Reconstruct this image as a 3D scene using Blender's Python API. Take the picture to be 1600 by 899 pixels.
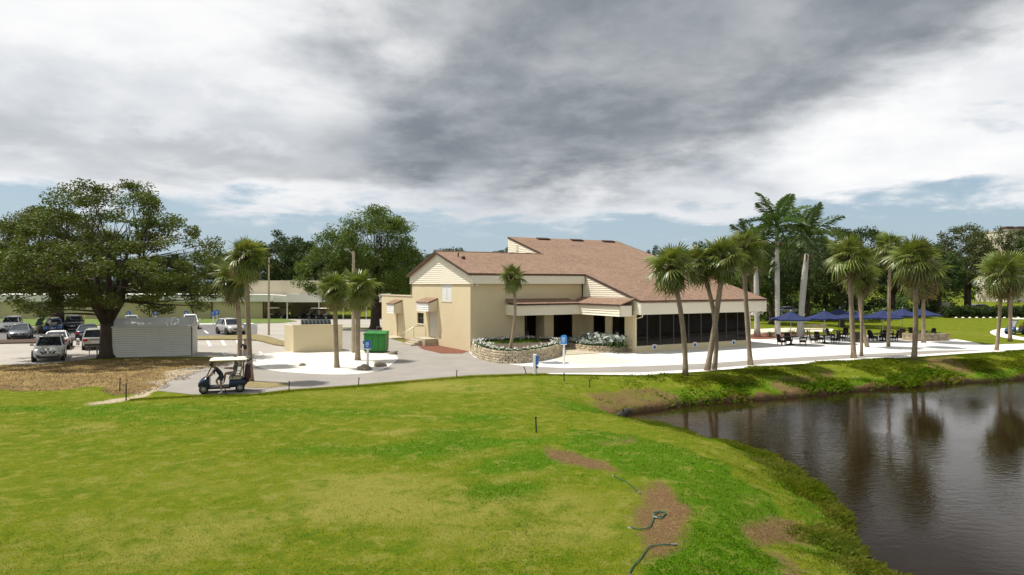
import bpy, bmesh, math, random
import numpy as np
from mathutils import Vector, Matrix, noise as mnoise
R = math.radians
random.seed(7); rng = np.random.default_rng(7)
sc = bpy.context.scene
for o in list(bpy.data.objects): bpy.data.objects.remove(o)
COL = sc.collection

# ------------------------------------------------------------------ camera
F, HZ, H = 1070.0, 445.0, 5.3            # focal length in photo pixels, horizon row, eye height (m)
cam = bpy.data.cameras.new('camera'); camo = bpy.data.objects.new('camera', cam); COL.objects.link(camo)
camo.location = (0, 0, H); camo.rotation_euler = (R(90), 0, 0)
cam.sensor_width = 36; cam.lens = F/1600*36; cam.shift_y = -(449.5-HZ)/1600
cam.clip_start = .1; cam.clip_end = 9000
sc.camera = camo

# ------------------------------------------------------------------ light
SUN_AZ = Vector((-.97, .22)).normalized(); SUN_EL = R(63)
sd = Vector((SUN_AZ.x*math.cos(SUN_EL), SUN_AZ.y*math.cos(SUN_EL), math.sin(SUN_EL)))
sun = bpy.data.lights.new('sun', 'SUN'); suno = bpy.data.objects.new('sun', sun); COL.objects.link(suno)
sun.energy = 4.4; sun.angle = R(.6); sun.color = (1, .955, .87)
suno.rotation_euler = sd.to_track_quat('Z', 'Y').to_euler(); suno.location = (0, 0, 60)
sc.view_settings.view_transform = 'Standard'; sc.view_settings.look = 'None'
sc.view_settings.exposure = .35; sc.view_settings.gamma = 1; sc.view_settings.use_curve_mapping = False
sc.render.engine = 'CYCLES'
sc.cycles.use_denoising = True; sc.cycles.max_bounces = 8; sc.cycles.transparent_max_bounces = 8
sc.cycles.use_adaptive_sampling = True; sc.cycles.adaptive_threshold = .015

class NT:
    """tiny node helper"""
    def __init__(s, tree): s.t = tree; s.n = tree.nodes; s.l = tree.links
    def new(s, typ, **kw):
        n = s.n.new(typ)
        for k, v in kw.items(): setattr(n, k, v)
        return n
    def put(s, sock, v):
        if v is None: return
        if isinstance(v, bpy.types.NodeSocket): s.l.new(v, sock)
        else: sock.default_value = v
    def m(s, op, a, b=None, c=None, clamp=False):
        n = s.new('ShaderNodeMath', operation=op, use_clamp=clamp)
        s.put(n.inputs[0], a); s.put(n.inputs[1], b); s.put(n.inputs[2], c); return n.outputs[0]
    def sm(s, x, a, b, c=0., d=1.):
        n = s.new('ShaderNodeMapRange', interpolation_type='SMOOTHSTEP')
        for i, v in enumerate((x, a, b, c, d)): s.put(n.inputs[i], v)
        return n.outputs[0]
    def mix(s, f, a, b, mode='MIX'):
        n = s.new('ShaderNodeMix', data_type='RGBA', blend_type=mode)
        s.put(n.inputs[0], f)
        for i, v in ((6, a), (7, b)):
            if not isinstance(v, bpy.types.NodeSocket) and len(v) == 3: v = (*v, 1)
            s.put(n.inputs[i], v)
        return n.outputs[2]
    def noise(s, vec, scale, detail=4, rough=.55, dist=0., out=0):
        n = s.new('ShaderNodeTexNoise'); s.put(n.inputs['Vector'], vec)
        n.inputs['Scale'].default_value = scale; n.inputs['Detail'].default_value = detail
        n.inputs['Roughness'].default_value = rough; n.inputs['Distortion'].default_value = dist
        return n.outputs[out]

world = bpy.data.worlds.new('World'); sc.world = world; world.use_nodes = True
w = NT(world.node_tree); w.n.clear()
def build_sky():
    tc = w.new('ShaderNodeTexCoord'); sep = w.new('ShaderNodeSeparateXYZ'); w.l.new(tc.outputs['Generated'], sep.inputs[0])
    x, y, z = sep.outputs
    az = w.m('ARCTAN2', x, y); el = w.m('ARCSINE', z)
    zz = w.m('ADD', w.m('MAXIMUM', z, 0.), .16)
    cmb = w.new('ShaderNodeCombineXYZ'); w.put(cmb.inputs[0], w.m('DIVIDE', x, zz)); w.put(cmb.inputs[1], w.m('DIVIDE', y, zz)); cmb.inputs[2].default_value = 3.7
    P = cmb.outputs[0]
    big = w.noise(P, .75, 3, .5, .3); mid = w.noise(P, 1.9, 8, .58, .25); fine = w.noise(P, 5., 8, .6, .2)
    # puffy detail seen side-on (little foreshortening) for the clouds low over the horizon
    cm2 = w.new('ShaderNodeCombineXYZ'); w.put(cm2.inputs[0], az); w.put(cm2.inputs[1], w.m('MULTIPLY', el, 2.3)); cm2.inputs[2].default_value = 1.3
    puff = w.noise(cm2.outputs[0], 5.5, 8, .56, .2)
    puff2 = w.noise(cm2.outputs[0], 2.6, 6, .5, .3)
    nz = w.m('SUBTRACT', w.m('ADD', w.m('MULTIPLY', mid, .55), w.m('MULTIPLY', puff, .45)), .5)
    # the underside of the big grey bank: its lower rim rises to the one side, brighter breaks high on the other
    rim = w.m('ADD', w.sm(az, .10, .72, .128, .30), w.sm(w.m('ABSOLUTE', az), .8, 1.6, 0., .10))
    dark = w.sm(w.m('ADD', w.m('SUBTRACT', el, rim), w.m('MULTIPLY', nz, .20)), -.03, .055)
    gap = w.m('MULTIPLY', w.sm(w.m('ADD', el, w.m('MULTIPLY', nz, .42)), .14, .24), w.sm(w.m('ADD', az, w.m('MULTIPLY', nz, .55)), -.10, -.34))
    strength = w.m('MULTIPLY', w.sm(w.m('ADD', az, w.m('MULTIPLY', nz, .5)), -.60, .0, .42, 1.), w.m('SUBTRACT', 1., w.m('MULTIPLY', gap, .92)))
    thick = w.m('MULTIPLY', w.m('MULTIPLY', dark, strength), w.sm(w.m('ADD', w.m('MULTIPLY', mid, .5), w.m('MULTIPLY', puff2, .5)), .30, .62, .52, 1.))
    # brighter broken cloud below and beside it
    grey = w.sm(w.m('ADD', w.m('MULTIPLY', puff2, .6), w.m('MULTIPLY', puff, .4)), .40, .66)
    lit = w.mix(grey, (.98, .98, .985), (.53, .575, .63))
    lit = w.mix(w.m('MULTIPLY', w.sm(puff, .50, .66), .55), lit, (.97, .97, .98))
    cloud = w.mix(thick, lit, (.205, .236, .270))
    cloud = w.mix(w.m('MULTIPLY', w.sm(fine, .46, .70), .14), cloud, (.72, .76, .81))
    # clear strip low over the horizon, a gap high on one side
    cover = w.sm(w.m('ADD', el, w.m('ADD', w.m('MULTIPLY', nz, .30), w.m('MULTIPLY', w.m('SUBTRACT', puff2, .5), .10))), .080, .118)
    hole = w.m('MULTIPLY', w.sm(w.m('ADD', w.noise(P, 1.1, 5, .55, .4), w.m('MULTIPLY', nz, .5)), .62, .72), w.sm(thick, .35, .1))
    cover = w.m('MULTIPLY', cover, w.m('SUBTRACT', 1., w.m('MULTIPLY', hole, .6)))
    sky = w.new('ShaderNodeTexSky', sky_type='NISHITA'); sky.sun_disc = False
    sky.sun_elevation = SUN_EL; sky.sun_rotation = math.atan2(SUN_AZ.x, SUN_AZ.y)
    sky.air_density = 1.; sky.dust_density = 1.6; sky.ozone_density = 1.3
    blue = w.mix(1., sky.outputs[0], (.105, .105, .105), 'MULTIPLY')
    veil = w.mix(w.sm(el, .26, .0, .25, .72), blue, (.47, .61, .73))
    col = w.mix(cover, veil, cloud)
    bg = w.new('ShaderNodeBackground'); w.put(bg.inputs[0], col); bg.inputs[1].default_value = .80
    out = w.new('ShaderNodeOutputWorld'); w.l.new(bg.outputs[0], out.inputs[0])
build_sky()

# ------------------------------------------------------------------ helpers
def gp(px, py, z=0.):
    """photo pixel -> point on the level z (x, y)"""
    t = (H - z)*F/(py - HZ)
    return ((px - 800)/F*t, t)
def at(px, py, t):
    """photo pixel at the distance t along the view -> point"""
    return Vector(((px-800)/F*t, t, H-(py-HZ)/F*t))
def tag(o, label=None, cat=None, group=None, kind=None):
    if label: o['label'] = label
    if cat: o['category'] = cat
    if group: o['group'] = group
    if kind: o['kind'] = kind
    return o
def thing(name, label, cat, loc=(0, 0, 0), rz=0., group=None):
    o = bpy.data.objects.new(name, None); COL.objects.link(o); o.empty_display_size = .2
    o.location = loc; o.rotation_euler = (0, 0, rz); return tag(o, label, cat, group)
def kids(o): return [c for c in bpy.data.objects if c.parent == o]
def copy_tree(o, ch=None, parent=None):
    c = o.copy(); COL.objects.link(c); c.parent = parent
    for k in KIDS.get(o.name, []): copy_tree(k, None, c)
    return c
KIDS = {}
class MB:
    """collects shapes, becomes ONE mesh object"""
    def __init__(s): s.v = []; s.f = []; s.mi = []; s.cur = 0
    def quad(s, *p):
        n = len(s.v); s.v += [tuple(q) for q in p]; s.f.append(tuple(range(n, n+len(p)))); s.mi.append(s.cur); return s
    def box(s, c, d, rz=0., M=None):
        n = len(s.v); cr, sr = math.cos(rz), math.sin(rz)
        for k in range(8):
            x, y, z = [(d[i]/2)*(1 if k >> i & 1 else -1) for i in range(3)]
            p = Vector((x*cr-y*sr, x*sr+y*cr, z))
            if M: p = M @ p
            s.v.append((c[0]+p.x, c[1]+p.y, c[2]+p.z))
        for f in ((0,2,3,1),(4,5,7,6),(0,1,5,4),(2,6,7,3),(0,4,6,2),(1,3,7,5)): s.f.append(tuple(n+i for i in f)); s.mi.append(s.cur)
        return s
    def b2(s, x0, x1, y0, y1, z0, z1): return s.box(((x0+x1)/2, (y0+y1)/2, (z0+z1)/2), (x1-x0, y1-y0, z1-z0))
    def prism(s, poly, ext):
        """polygon of 3d points pushed along ext"""
        n = len(s.v); k = len(poly); e = Vector(ext)
        s.v += [tuple(p) for p in poly] + [tuple(Vector(p)+e) for p in poly]
        s.f.append(tuple(range(n+k-1, n-1, -1))); s.f.append(tuple(range(n+k, n+2*k)))
        for i in range(k): s.f.append((n+i, n+(i+1) % k, n+k+(i+1) % k, n+k+i))
        s.mi += [s.cur]*(k+2); return s
    def tube(s, pts, rad, n=6, cap=True):
        pts = [Vector(p) for p in pts]
        if not hasattr(rad, '__len__'): rad = [rad]*len(pts)
        b = len(s.v); up = None
        for i, p in enumerate(pts):
            t = (pts[min(i+1, len(pts)-1)]-pts[max(i-1, 0)])
            t = t.normalized() if t.length > 1e-9 else Vector((0, 0, 1))
            if up is None: up = t.orthogonal().normalized()
            a = (up - t*up.dot(t)); a = a.normalized() if a.length > 1e-6 else t.orthogonal().normalized(); up = a
            c = t.cross(a)
            for k in range(n):
                th = 2*math.pi*k/n; q = p + (a*math.cos(th)+c*math.sin(th))*rad[i]; s.v.append(tuple(q))
        for i in range(len(pts)-1):
            for k in range(n):
                s.f.append((b+i*n+k, b+i*n+(k+1) % n, b+(i+1)*n+(k+1) % n, b+(i+1)*n+k)); s.mi.append(s.cur)
        if cap:
            s.f.append(tuple(b+k for k in range(n-1, -1, -1))); s.f.append(tuple(b+(len(pts)-1)*n+k for k in range(n))); s.mi += [s.cur]*2
        return s
    def lathe(s, prof, n=16, c=(0, 0, 0), axis='z'):
        b = len(s.v)
        for r, z in prof:
            for k in range(n):
                th = 2*math.pi*k/n; a, e = r*math.cos(th), r*math.sin(th)
                p = (a, e, z) if axis == 'z' else ((a, z, e) if axis == 'y' else (z, a, e))
                s.v.append((c[0]+p[0], c[1]+p[1], c[2]+p[2]))
        for i in range(len(prof)-1):
            for k in range(n): s.f.append((b+i*n+k, b+i*n+(k+1) % n, b+(i+1)*n+(k+1) % n, b+(i+1)*n+k)); s.mi.append(s.cur)
        s.f.append(tuple(b+k for k in range(n-1, -1, -1))); s.f.append(tuple(b+(len(prof)-1)*n+k for k in range(n))); s.mi += [s.cur]*2
        return s
    def loft(s, rings, cap=True):
        b = len(s.v); n = len(rings[0])
        for r in rings: s.v += [tuple(p) for p in r]
        for i in range(len(rings)-1):
            for k in range(n): s.f.append((b+i*n+k, b+i*n+(k+1) % n, b+(i+1)*n+(k+1) % n, b+(i+1)*n+k)); s.mi.append(s.cur)
        if cap: s.f.append(tuple(b+k for k in range(n-1, -1, -1))); s.f.append(tuple(b+(len(rings)-1)*n+k for k in range(n))); s.mi += [s.cur]*2
        return s
    def mesh(s, name, mats, smooth=False, fix=False):
        me = bpy.data.meshes.new(name); me.from_pydata(s.v, [], s.f)
        for m in (mats if isinstance(mats, (list, tuple)) else [mats]): me.materials.append(m)
        if any(s.mi): me.polygons.foreach_set('material_index', s.mi)
        if fix:
            bm = bmesh.new(); bm.from_mesh(me); bmesh.ops.recalc_face_normals(bm, faces=bm.faces); bm.to_mesh(me); bm.free()
        if smooth: me.polygons.foreach_set('use_smooth', [True]*len(me.polygons))
        me.update(); return me
    def build(s, name, mats, parent=None, smooth=False, fix=True, **tg):
        return link(s.mesh(name, mats, smooth, fix), name, parent, **tg)
def link(me, name, parent=None, loc=None, rot=None, scale=None, **tg):
    o = bpy.data.objects.new(name, me); COL.objects.link(o); o.parent = parent
    if parent: KIDS.setdefault(parent.name, []).append(o)
    if loc is not None: o.location = loc
    if rot is not None: o.rotation_euler = rot
    if scale is not None: o.scale = scale if hasattr(scale, '__len__') else (scale,)*3
    return tag(o, **tg)
def bevel(o, wd=.02, seg=2, angle=35):
    m = o.modifiers.new('bevel', 'BEVEL'); m.width = wd; m.segments = seg; m.limit_method = 'ANGLE'; m.angle_limit = R(angle)
    return o

# ------------------------------------------------------------------ materials
MATS = {}
def mat(name, col, rough=.8, var=.18, scale=3., col2=None, bump=0., bscale=40., spec=.5, metal=0., trans=0., rand=0., detail=5, fscale=None, fvar=0.):
    """procedural material: base colour mottled at two scales, fine bump"""
    if name in MATS: return MATS[name]
    m = bpy.data.materials.new(name); m.use_nodes = True; t = NT(m.node_tree); bs = t.n['Principled BSDF']
    co = t.new('ShaderNodeTexCoord').outputs['Object'] if not rand else t.new('ShaderNodeNewGeometry').outputs['Position']
    n1 = t.noise(co, scale, detail, .6)
    c2 = col2 or tuple(c*(1-var*1.6) for c in col)
    c = t.mix(t.sm(n1, .32, .7), col, c2)
    if fscale:
        n2 = t.noise(co, fscale, 3, .6)
        c = t.mix(t.sm(n2, .35, .65), c, tuple(max(0, k*(1-fvar)) for k in col))
    if rand:
        oi = t.new('ShaderNodeObjectInfo')
        hs = t.new('ShaderNodeHueSaturation'); t.put(hs.inputs['Color'], c)
        t.put(hs.inputs['Value'], t.m('MULTIPLY_ADD', oi.outputs['Random'], rand*2, 1-rand))
        t.put(hs.inputs['Hue'], t.m('MULTIPLY_ADD', oi.outputs['Random'], rand*.08, .5-rand*.04)); c = hs.outputs[0]
    t.put(bs.inputs['Base Color'], c)
    bs.inputs['Roughness'].default_value = rough; bs.inputs['Metallic'].default_value = metal
    bs.inputs['Specular IOR Level'].default_value = spec
    if bump:
        b = t.new('ShaderNodeBump'); b.inputs['Strength'].default_value = bump; b.inputs['Distance'].default_value = .02
        t.put(b.inputs['Height'], t.noise(co, bscale, 4, .65)); t.l.new(b.outputs[0], bs.inputs['Normal'])
    if trans:
        tr = t.new('ShaderNodeBsdfTranslucent'); t.put(tr.inputs[0], t.mix(1., c, (1.25, 1.25, .7), 'MULTIPLY'))
        ms = t.new('ShaderNodeMixShader'); ms.inputs[0].default_value = trans
        t.l.new(bs.outputs[0], ms.inputs[1]); t.l.new(tr.outputs[0], ms.inputs[2]); t.l.new(ms.outputs[0], t.n['Material Output'].inputs[0])
    MATS[name] = m; return m
# ------------------------------------------------------------------ terrain
WATER = -1.1
far_sh = [gp(px, py, WATER) for px, py in ((972,654),(1000,645),(1040,640),(1100,633),(1170,628),(1250,621),(1330,613),(1420,606),(1500,600),(1600,594))]
far_sh += [(44, 50.5), (60, 53), (100, 56)]
near_sh = [gp(px, py, WATER) for px, py in ((978,664),(1010,671),(1060,682),(1130,700),(1195,719),(1245,748),(1290,784),(1325,822),(1345,862),(1352,899))]
near_sh += [(8.6, 12), (9.6, 7), (12, 0), (20, -12), (100, -14)]
LAKE = np.array(far_sh + near_sh[::-1])
NFAR = len(far_sh)
def poly_sd(P, poly, closed=True):
    """signed distance (positive outside) of points to a polygon and index of the nearest edge"""
    P = np.asarray(P, float); poly = np.asarray(poly, float); n = len(poly)
    best = np.full(len(P), 1e18); idx = np.zeros(len(P), int); ins = np.zeros(len(P), bool)
    for i in range(n):
        a, b = poly[i], poly[(i+1) % n]; ab = b-a
        t = np.clip(((P-a) @ ab)/max(ab @ ab, 1e-12), 0, 1)
        d = np.sum((P-(a+t[:, None]*ab))**2, 1); k = d < best; best[k] = d[k]; idx[k] = i
        c = (a[1] > P[:, 1]) != (b[1] > P[:, 1])
        with np.errstate(divide='ignore', invalid='ignore'):
            xi = a[0]+(P[:, 1]-a[1])/(b[1]-a[1])*ab[0]
        ins ^= c & (P[:, 0] < xi)
    d = np.sqrt(best); return np.where(ins, -d, d), idx
def vnoise(P, scale, seed=0., oct=3):
    out = np.zeros(len(P)); amp = 1.; tot = 0
    for o in range(oct):
        s = scale*2**o
        X = P[:, 0]*s+seed*17.3+o*5.1; Y = P[:, 1]*s-seed*9.7+o*3.3
        xi = np.floor(X).astype(np.int64); yi = np.floor(Y).astype(np.int64); fx = X-xi; fy = Y-yi
        fx = fx*fx*(3-2*fx); fy = fy*fy*(3-2*fy)
        def h(a, b):
            k = (a*374761393 + b*668265263 + int(seed*1000)*1274126177) & 0x7fffffff
            k = ((k ^ (k >> 13))*1274126177) & 0x7fffffff
            return ((k ^ (k >> 16)) & 0xffff)/65535.
        out += amp*((h(xi, yi)*(1-fx)+h(xi+1, yi)*fx)*(1-fy)+(h(xi, yi+1)*(1-fx)+h(xi+1, yi+1)*fx)*fy); tot += amp; amp *= .5
    return out/tot
def ground_z(P):
    P = np.asarray(P, float); d, idx = poly_sd(P, LAKE)
    d = d + (vnoise(P, .55, 3.)-.5)*.9*np.clip(1-np.abs(d)/3, 0, 1)
    wd = np.where(idx < NFAR, 5.0, 4.6)
    q = np.clip(d/wd, 0, 1)
    z = (WATER+.12)+(-WATER-.12)*(1-(1-q)**1.9)
    z = np.where(d < 0, WATER-.25-np.minimum(-d*.5, 1.2), z)
    z = np.where((d >= 0) & (d < .35), np.minimum(z, WATER-.25+(d/.35)*.5), z)
    bank = np.clip(q*(1-q)*4, 0, 1)*(d > 0)
    z += bank*(vnoise(P, .9, 1.)-.5)*.28
    return z
def pmask(P, pxpoly, feather=.6, z=0.):
    poly = [gp(a, b, z) for a, b in pxpoly]
    d, _ = poly_sd(P, poly); return np.clip(.5-d/(2*feather), 0, 1)
def blob(P, px, py, rx, ry, z=0.):
    """soft ellipse given in photo pixels on the ground"""
    c = gp(px, py, z); x1 = gp(px+rx, py, z)[0]-c[0]; y1 = (gp(px, py-ry, z)[1]-gp(px, py+ry, z)[1])/2
    q = ((P[:, 0]-c[0])/x1)**2+((P[:, 1]-c[1])/y1)**2; return np.exp(-q*1.15)
MULCH = [(-400,575),(60,571),(130,563),(280,560),(402,558),(392,566),(334,574),(300,583),(268,594),(246,606),(205,616),(120,606),(60,612),(-60,606),(-400,612)]
SAND = [(338,572),(300,582),(266,594),(244,610),(205,626),(150,634),(190,618),(222,608),(240,594),(262,584),(305,572)]
SOD = [(885,672),(960,678),(1060,694),(1130,716),(1192,752),(1206,770),(1186,788),(1178,846),(1232,862),(1238,960),(970,960),(1000,905),(1012,880),(1036,872),(1058,858),(1070,826),(1062,800),(1042,772),(1025,746),(975,738),(940,716),(880,700)]
DIRT_SHADE = [[(985,770),(1012,742),(1042,772),(1062,800),(1070,826),(1058,858),(1036,872),(1000,880),(1010,842),(996,810)],
        [(1192,772),(1240,776),(1268,800),(1236,812),(1226,840),(1180,848),(1178,822),(1186,790)],
        [(1180,846),(1236,850),(1262,880),(1270,960),(1238,960),(1232,862)],
        [(850,700),(905,708),(948,724),(960,738),(912,736),(872,722)],
        [(918,604),(985,596),(1060,598),(1068,612),(1004,622),(940,622)],
        [(1215,582),(1290,572),(1312,582),(1280,600),(1228,602)], [(1425,556),(1490,552),(1520,566),(1470,574)]]  # this row paints the palms' shadows on the bank in soil colour
def zones(P):
    P = np.asarray(P, float); P = P+np.stack([vnoise(P, .45, 61., 4)-.5, vnoise(P, .45, 67., 4)-.5], 1)*np.clip(P[:, 1:2]*.07, .8, 2.6)
    n1 = vnoise(P, .35, 5.)-.5; n2 = vnoise(P, .09, 8.)-.5; n3 = vnoise(P, 1.3, 2.)-.5
    dry = np.zeros(len(P)); lush = np.zeros(len(P)); dirt = np.zeros(len(P))
    for a in ((150,671,62,13,1.),(30,668,120,11,.6),(640,651,70,4,.8),(610,676,60,5,.85),(700,664,60,4,.6),(640,790,330,70,.62),(900,800,120,90,.60),(330,830,240,60,.50),(130,860,200,60,.35),
              (1010,712,140,22,.55),(1150,742,60,14,.7),(1230,790,55,34,.6),(560,618,130,7,.55),(760,606,160,10,.55),(860,640,90,12,.45),(950,610,110,12,.7),(420,640,160,8,.35),(1150,695,60,10,.5),(800,870,100,60,.45),(560,760,80,30,.4)):
        dry = np.maximum(dry, blob(P, *a[:4])*a[4])
    for a in ((700,702,150,26,.95),(820,712,140,36,.8),(90,640,300,12,.6),(560,650,240,10,.45),(780,766,90,30,.7),(915,632,45,11,1.),(500,700,160,20,.5),(270,720,160,22,.3),(1150,612,90,16,1.),(1330,590,120,14,.8),(1500,575,90,12,.6),(820,830,60,40,.5),(640,610,200,6,.3)):
        lush = np.maximum(lush, blob(P, *a[:4])*a[4])
    for k, d in enumerate(DIRT_SHADE): dirt = np.maximum(dirt, pmask(P, d, .35)*(.95 if k < 4 else .62))
    sod = pmask(P, SOD, .22); lush = np.maximum(lush, sod*.92); dry *= 1-sod*.85
    dirt = np.maximum(dirt, np.clip((vnoise(P, .8, 21., 4)-.66)*5, 0, .7)*blob(P, 1000, 720, 200, 60))
    arc = np.sin((np.hypot(P[:, 0]+9, P[:, 1]-52)+.5*n1)*2*np.pi/2.4)*np.clip((34-P[:, 1])/6, 0, 1)*np.clip((9-P[:, 0])/4, 0, 1)
    dry = np.clip(dry*1.15+n2*1.2+n1*.8+n3*.35-.02+arc*.10, 0, 1); lush = np.clip(lush*1.1-n1*.75-n2*.9-n3*.25-arc*.12, 0, 1)
    ld, _ = poly_sd(P, LAKE)
    lush = np.maximum(lush, np.clip(1.2-np.abs(ld-.9)/1.1, 0, 1)*.7)
    mul = pmask(P, MULCH, .7); sand = pmask(P, SAND, .5)
    dirt = np.maximum(dirt, ((ld > -9) & (ld < .25))*1.)
    return dry, lush, dirt, mul, sand
def lin(a, b, st): return list(np.arange(a, b, st))
def grow(a, st, lim, r=1.35):
    out = []; s = st
    while abs(a) < lim: a += s; s *= r; out.append(a)
    return out
xs = sorted(set([-k for k in grow(100, .8, 4000)] + lin(-100, -26, .6) + lin(-26, 32, .24) + lin(32, 100, .6) + [100] + grow(100, .8, 4000)))
ys = sorted([-k for k in grow(20, 2, 400)] + lin(-20, 10, 1.5) + lin(10, 30, .2) + lin(30, 62, .3) + [62] + grow(62, .5, 4000))
XX, YY = np.meshgrid(xs, ys); GP = np.stack([XX.ravel(), YY.ravel()], 1)
GZ = ground_z(GP); dry, lush, dirt, mul, sand = zones(GP)
nx, ny = len(xs), len(ys)
I = np.arange(nx*ny).reshape(ny, nx)
Q = np.stack([I[:-1, :-1], I[:-1, 1:], I[1:, 1:], I[1:, :-1]], -1).reshape(-1, 4)
def np_mesh(name, V, Fc, mats, smooth=False):
    me = bpy.data.meshes.new(name); V = np.asarray(V, np.float32); Fc = np.asarray(Fc, np.int32); k = Fc.shape[1]
    me.vertices.add(len(V)); me.vertices.foreach_set('co', V.ravel())
    me.loops.add(Fc.size); me.loops.foreach_set('vertex_index', Fc.ravel())
    me.polygons.add(len(Fc)); me.polygons.foreach_set('loop_start', np.arange(len(Fc))*k)
    try: me.polygons.foreach_set('loop_total', np.full(len(Fc), k))
    except Exception: pass
    for m in (mats if isinstance(mats, (list, tuple)) else [mats]): me.materials.append(m)
    me.update(calc_edges=True); me.validate()
    if smooth: me.polygons.foreach_set('use_smooth', np.ones(len(Fc), bool))
    return me
def set_zone(me, Z):
    a = me.attributes.new('zone', 'FLOAT_COLOR', 'POINT'); a.data.foreach_set('color', np.stack(Z[:4], 1).astype(np.float32).ravel())
    b = me.attributes.new('sand', 'FLOAT', 'POINT'); b.data.foreach_set('value', Z[4].astype(np.float32))
def lawn_material(name, blade=False):
    m = bpy.data.materials.new(name); m.use_nodes = True; t = NT(m.node_tree); bs = t.n['Principled BSDF']
    pos = t.new('ShaderNodeNewGeometry').outputs['Position']
    at_ = t.new('ShaderNodeAttribute', attribute_name='zone'); sep = t.new('ShaderNodeSeparateColor'); t.l.new(at_.outputs['Color'], sep.inputs[0])
    dryv, lushv, dirt_shade_v = sep.outputs; mulv = at_.outputs['Alpha']; sandv = t.new('ShaderNodeAttribute', attribute_name='sand').outputs['Fac']
    na = t.noise(pos, .8, 6, .62); nb = t.noise(pos, 4.5, 5, .65); nc = t.noise(pos, 19., 4, .7); nd = t.noise(pos, 60., 3, .7)
    nm = t.m('ADD', t.m('MULTIPLY', na, .5), t.m('MULTIPLY', nb, .5))
    def thr(v, lo, hi, k): return t.sm(t.m('ADD', v, t.m('MULTIPLY', t.m('SUBTRACT', nm, .5), k)), lo, hi)
    c = t.mix(t.sm(nb, .35, .65), (.152, .172, .011), (.108, .142, .009))
    c = t.mix(thr(lushv, .25, .85, .8), c, (.066, .146, .005))
    c = t.mix(t.m('MULTIPLY', thr(dryv, .18, .85, 1.0), .72), c, (.265, .240, .058))
    ne = t.noise(pos, 1.7, 6, .66, .5); ng = t.noise(pos, .33, 4, .6)
    c = t.mix(t.m('MULTIPLY', t.sm(ne, .50, .66), .62), c, (.235, .222, .052))
    c = t.mix(t.m('MULTIPLY', t.sm(t.m('ADD', t.m('MULTIPLY', ne, .6), t.m('MULTIPLY', ng, .4)), .51, .37), .72), c, (.072, .126, .006))
    c = t.mix(t.m('MULTIPLY', t.sm(nc, .50, .72), .45), c, (.19, .20, .018))
    c = t.mix(t.m('MULTIPLY', t.sm(nc, .46, .26), .55), c, (.030, .070, .004))
    if not blade:
        c = t.mix(t.m('MULTIPLY', t.sm(nd, .52, .3), .5), c, (.04, .07, .01))
        soil = t.mix(t.sm(nc, .35, .65), (.20, .125, .062), (.085, .050, .026))
        soil = t.mix(t.m('MULTIPLY', t.sm(nb, .5, .7), .5), soil, (.20, .19, .06))
        c = t.mix(thr(dirt_shade_v, .22, .78, 1.7), c, soil)
        pz = t.new('ShaderNodeSeparateXYZ'); t.put(pz.inputs[0], pos)
        c = t.mix(t.sm(t.m('ADD', pz.outputs[2], t.m('MULTIPLY', nm, .5)), WATER+.62, WATER+.30), c, (.035, .024, .014))
        mc = t.mix(t.sm(t.m('ADD', t.m('MULTIPLY', na, .6), t.m('MULTIPLY', nc, .4)), .36, .64), (.33, .24, .095), (.165, .105, .046))
        mc = t.mix(t.m('MULTIPLY', t.sm(nd, .5, .68), .6), mc, (.40, .32, .15))
        mc = t.mix(t.m('MULTIPLY', t.sm(na, .56, .7), .5), mc, (.12, .075, .04))
        c = t.mix(thr(mulv, .35, .62, .7), c, mc)
        sd_ = t.mix(t.sm(nc, .35, .65), (.50, .42, .30), (.36, .29, .20))
        c = t.mix(thr(sandv, .26, .74, .6), c, sd_)
        b = t.new('ShaderNodeBump'); b.inputs['Strength'].default_value = .9; b.inputs['Distance'].default_value = .05
        t.put(b.inputs['Height'], t.m('ADD', t.m('MULTIPLY', nc, .6), t.m('MULTIPLY', nd, .4))); t.l.new(b.outputs[0], bs.inputs['Normal'])
    t.put(bs.inputs['Base Color'], c); bs.inputs['Roughness'].default_value = .9; bs.inputs['Specular IOR Level'].default_value = .03
    if blade:
        tr = t.new('ShaderNodeBsdfTranslucent'); t.put(tr.inputs[0], t.mix(1., c, (1.2, 1.25, .8), 'MULTIPLY'))
        ms = t.new('ShaderNodeMixShader'); ms.inputs[0].default_value = .45
        t.l.new(bs.outputs[0], ms.inputs[1]); t.l.new(tr.outputs[0], ms.inputs[2]); t.l.new(ms.outputs[0], t.n['Material Output'].inputs[0])
    return m
M_LAWN = lawn_material('lawn'); M_BLADE = lawn_material('grass_blade', True)
me = np_mesh('ground', np.column_stack([GP, GZ]), Q, M_LAWN, True); set_zone(me, (dry, lush, dirt, mul, sand))
link(me, 'ground', kind='structure', label='green lawn with dry patches sloping down to the pond')

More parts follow.
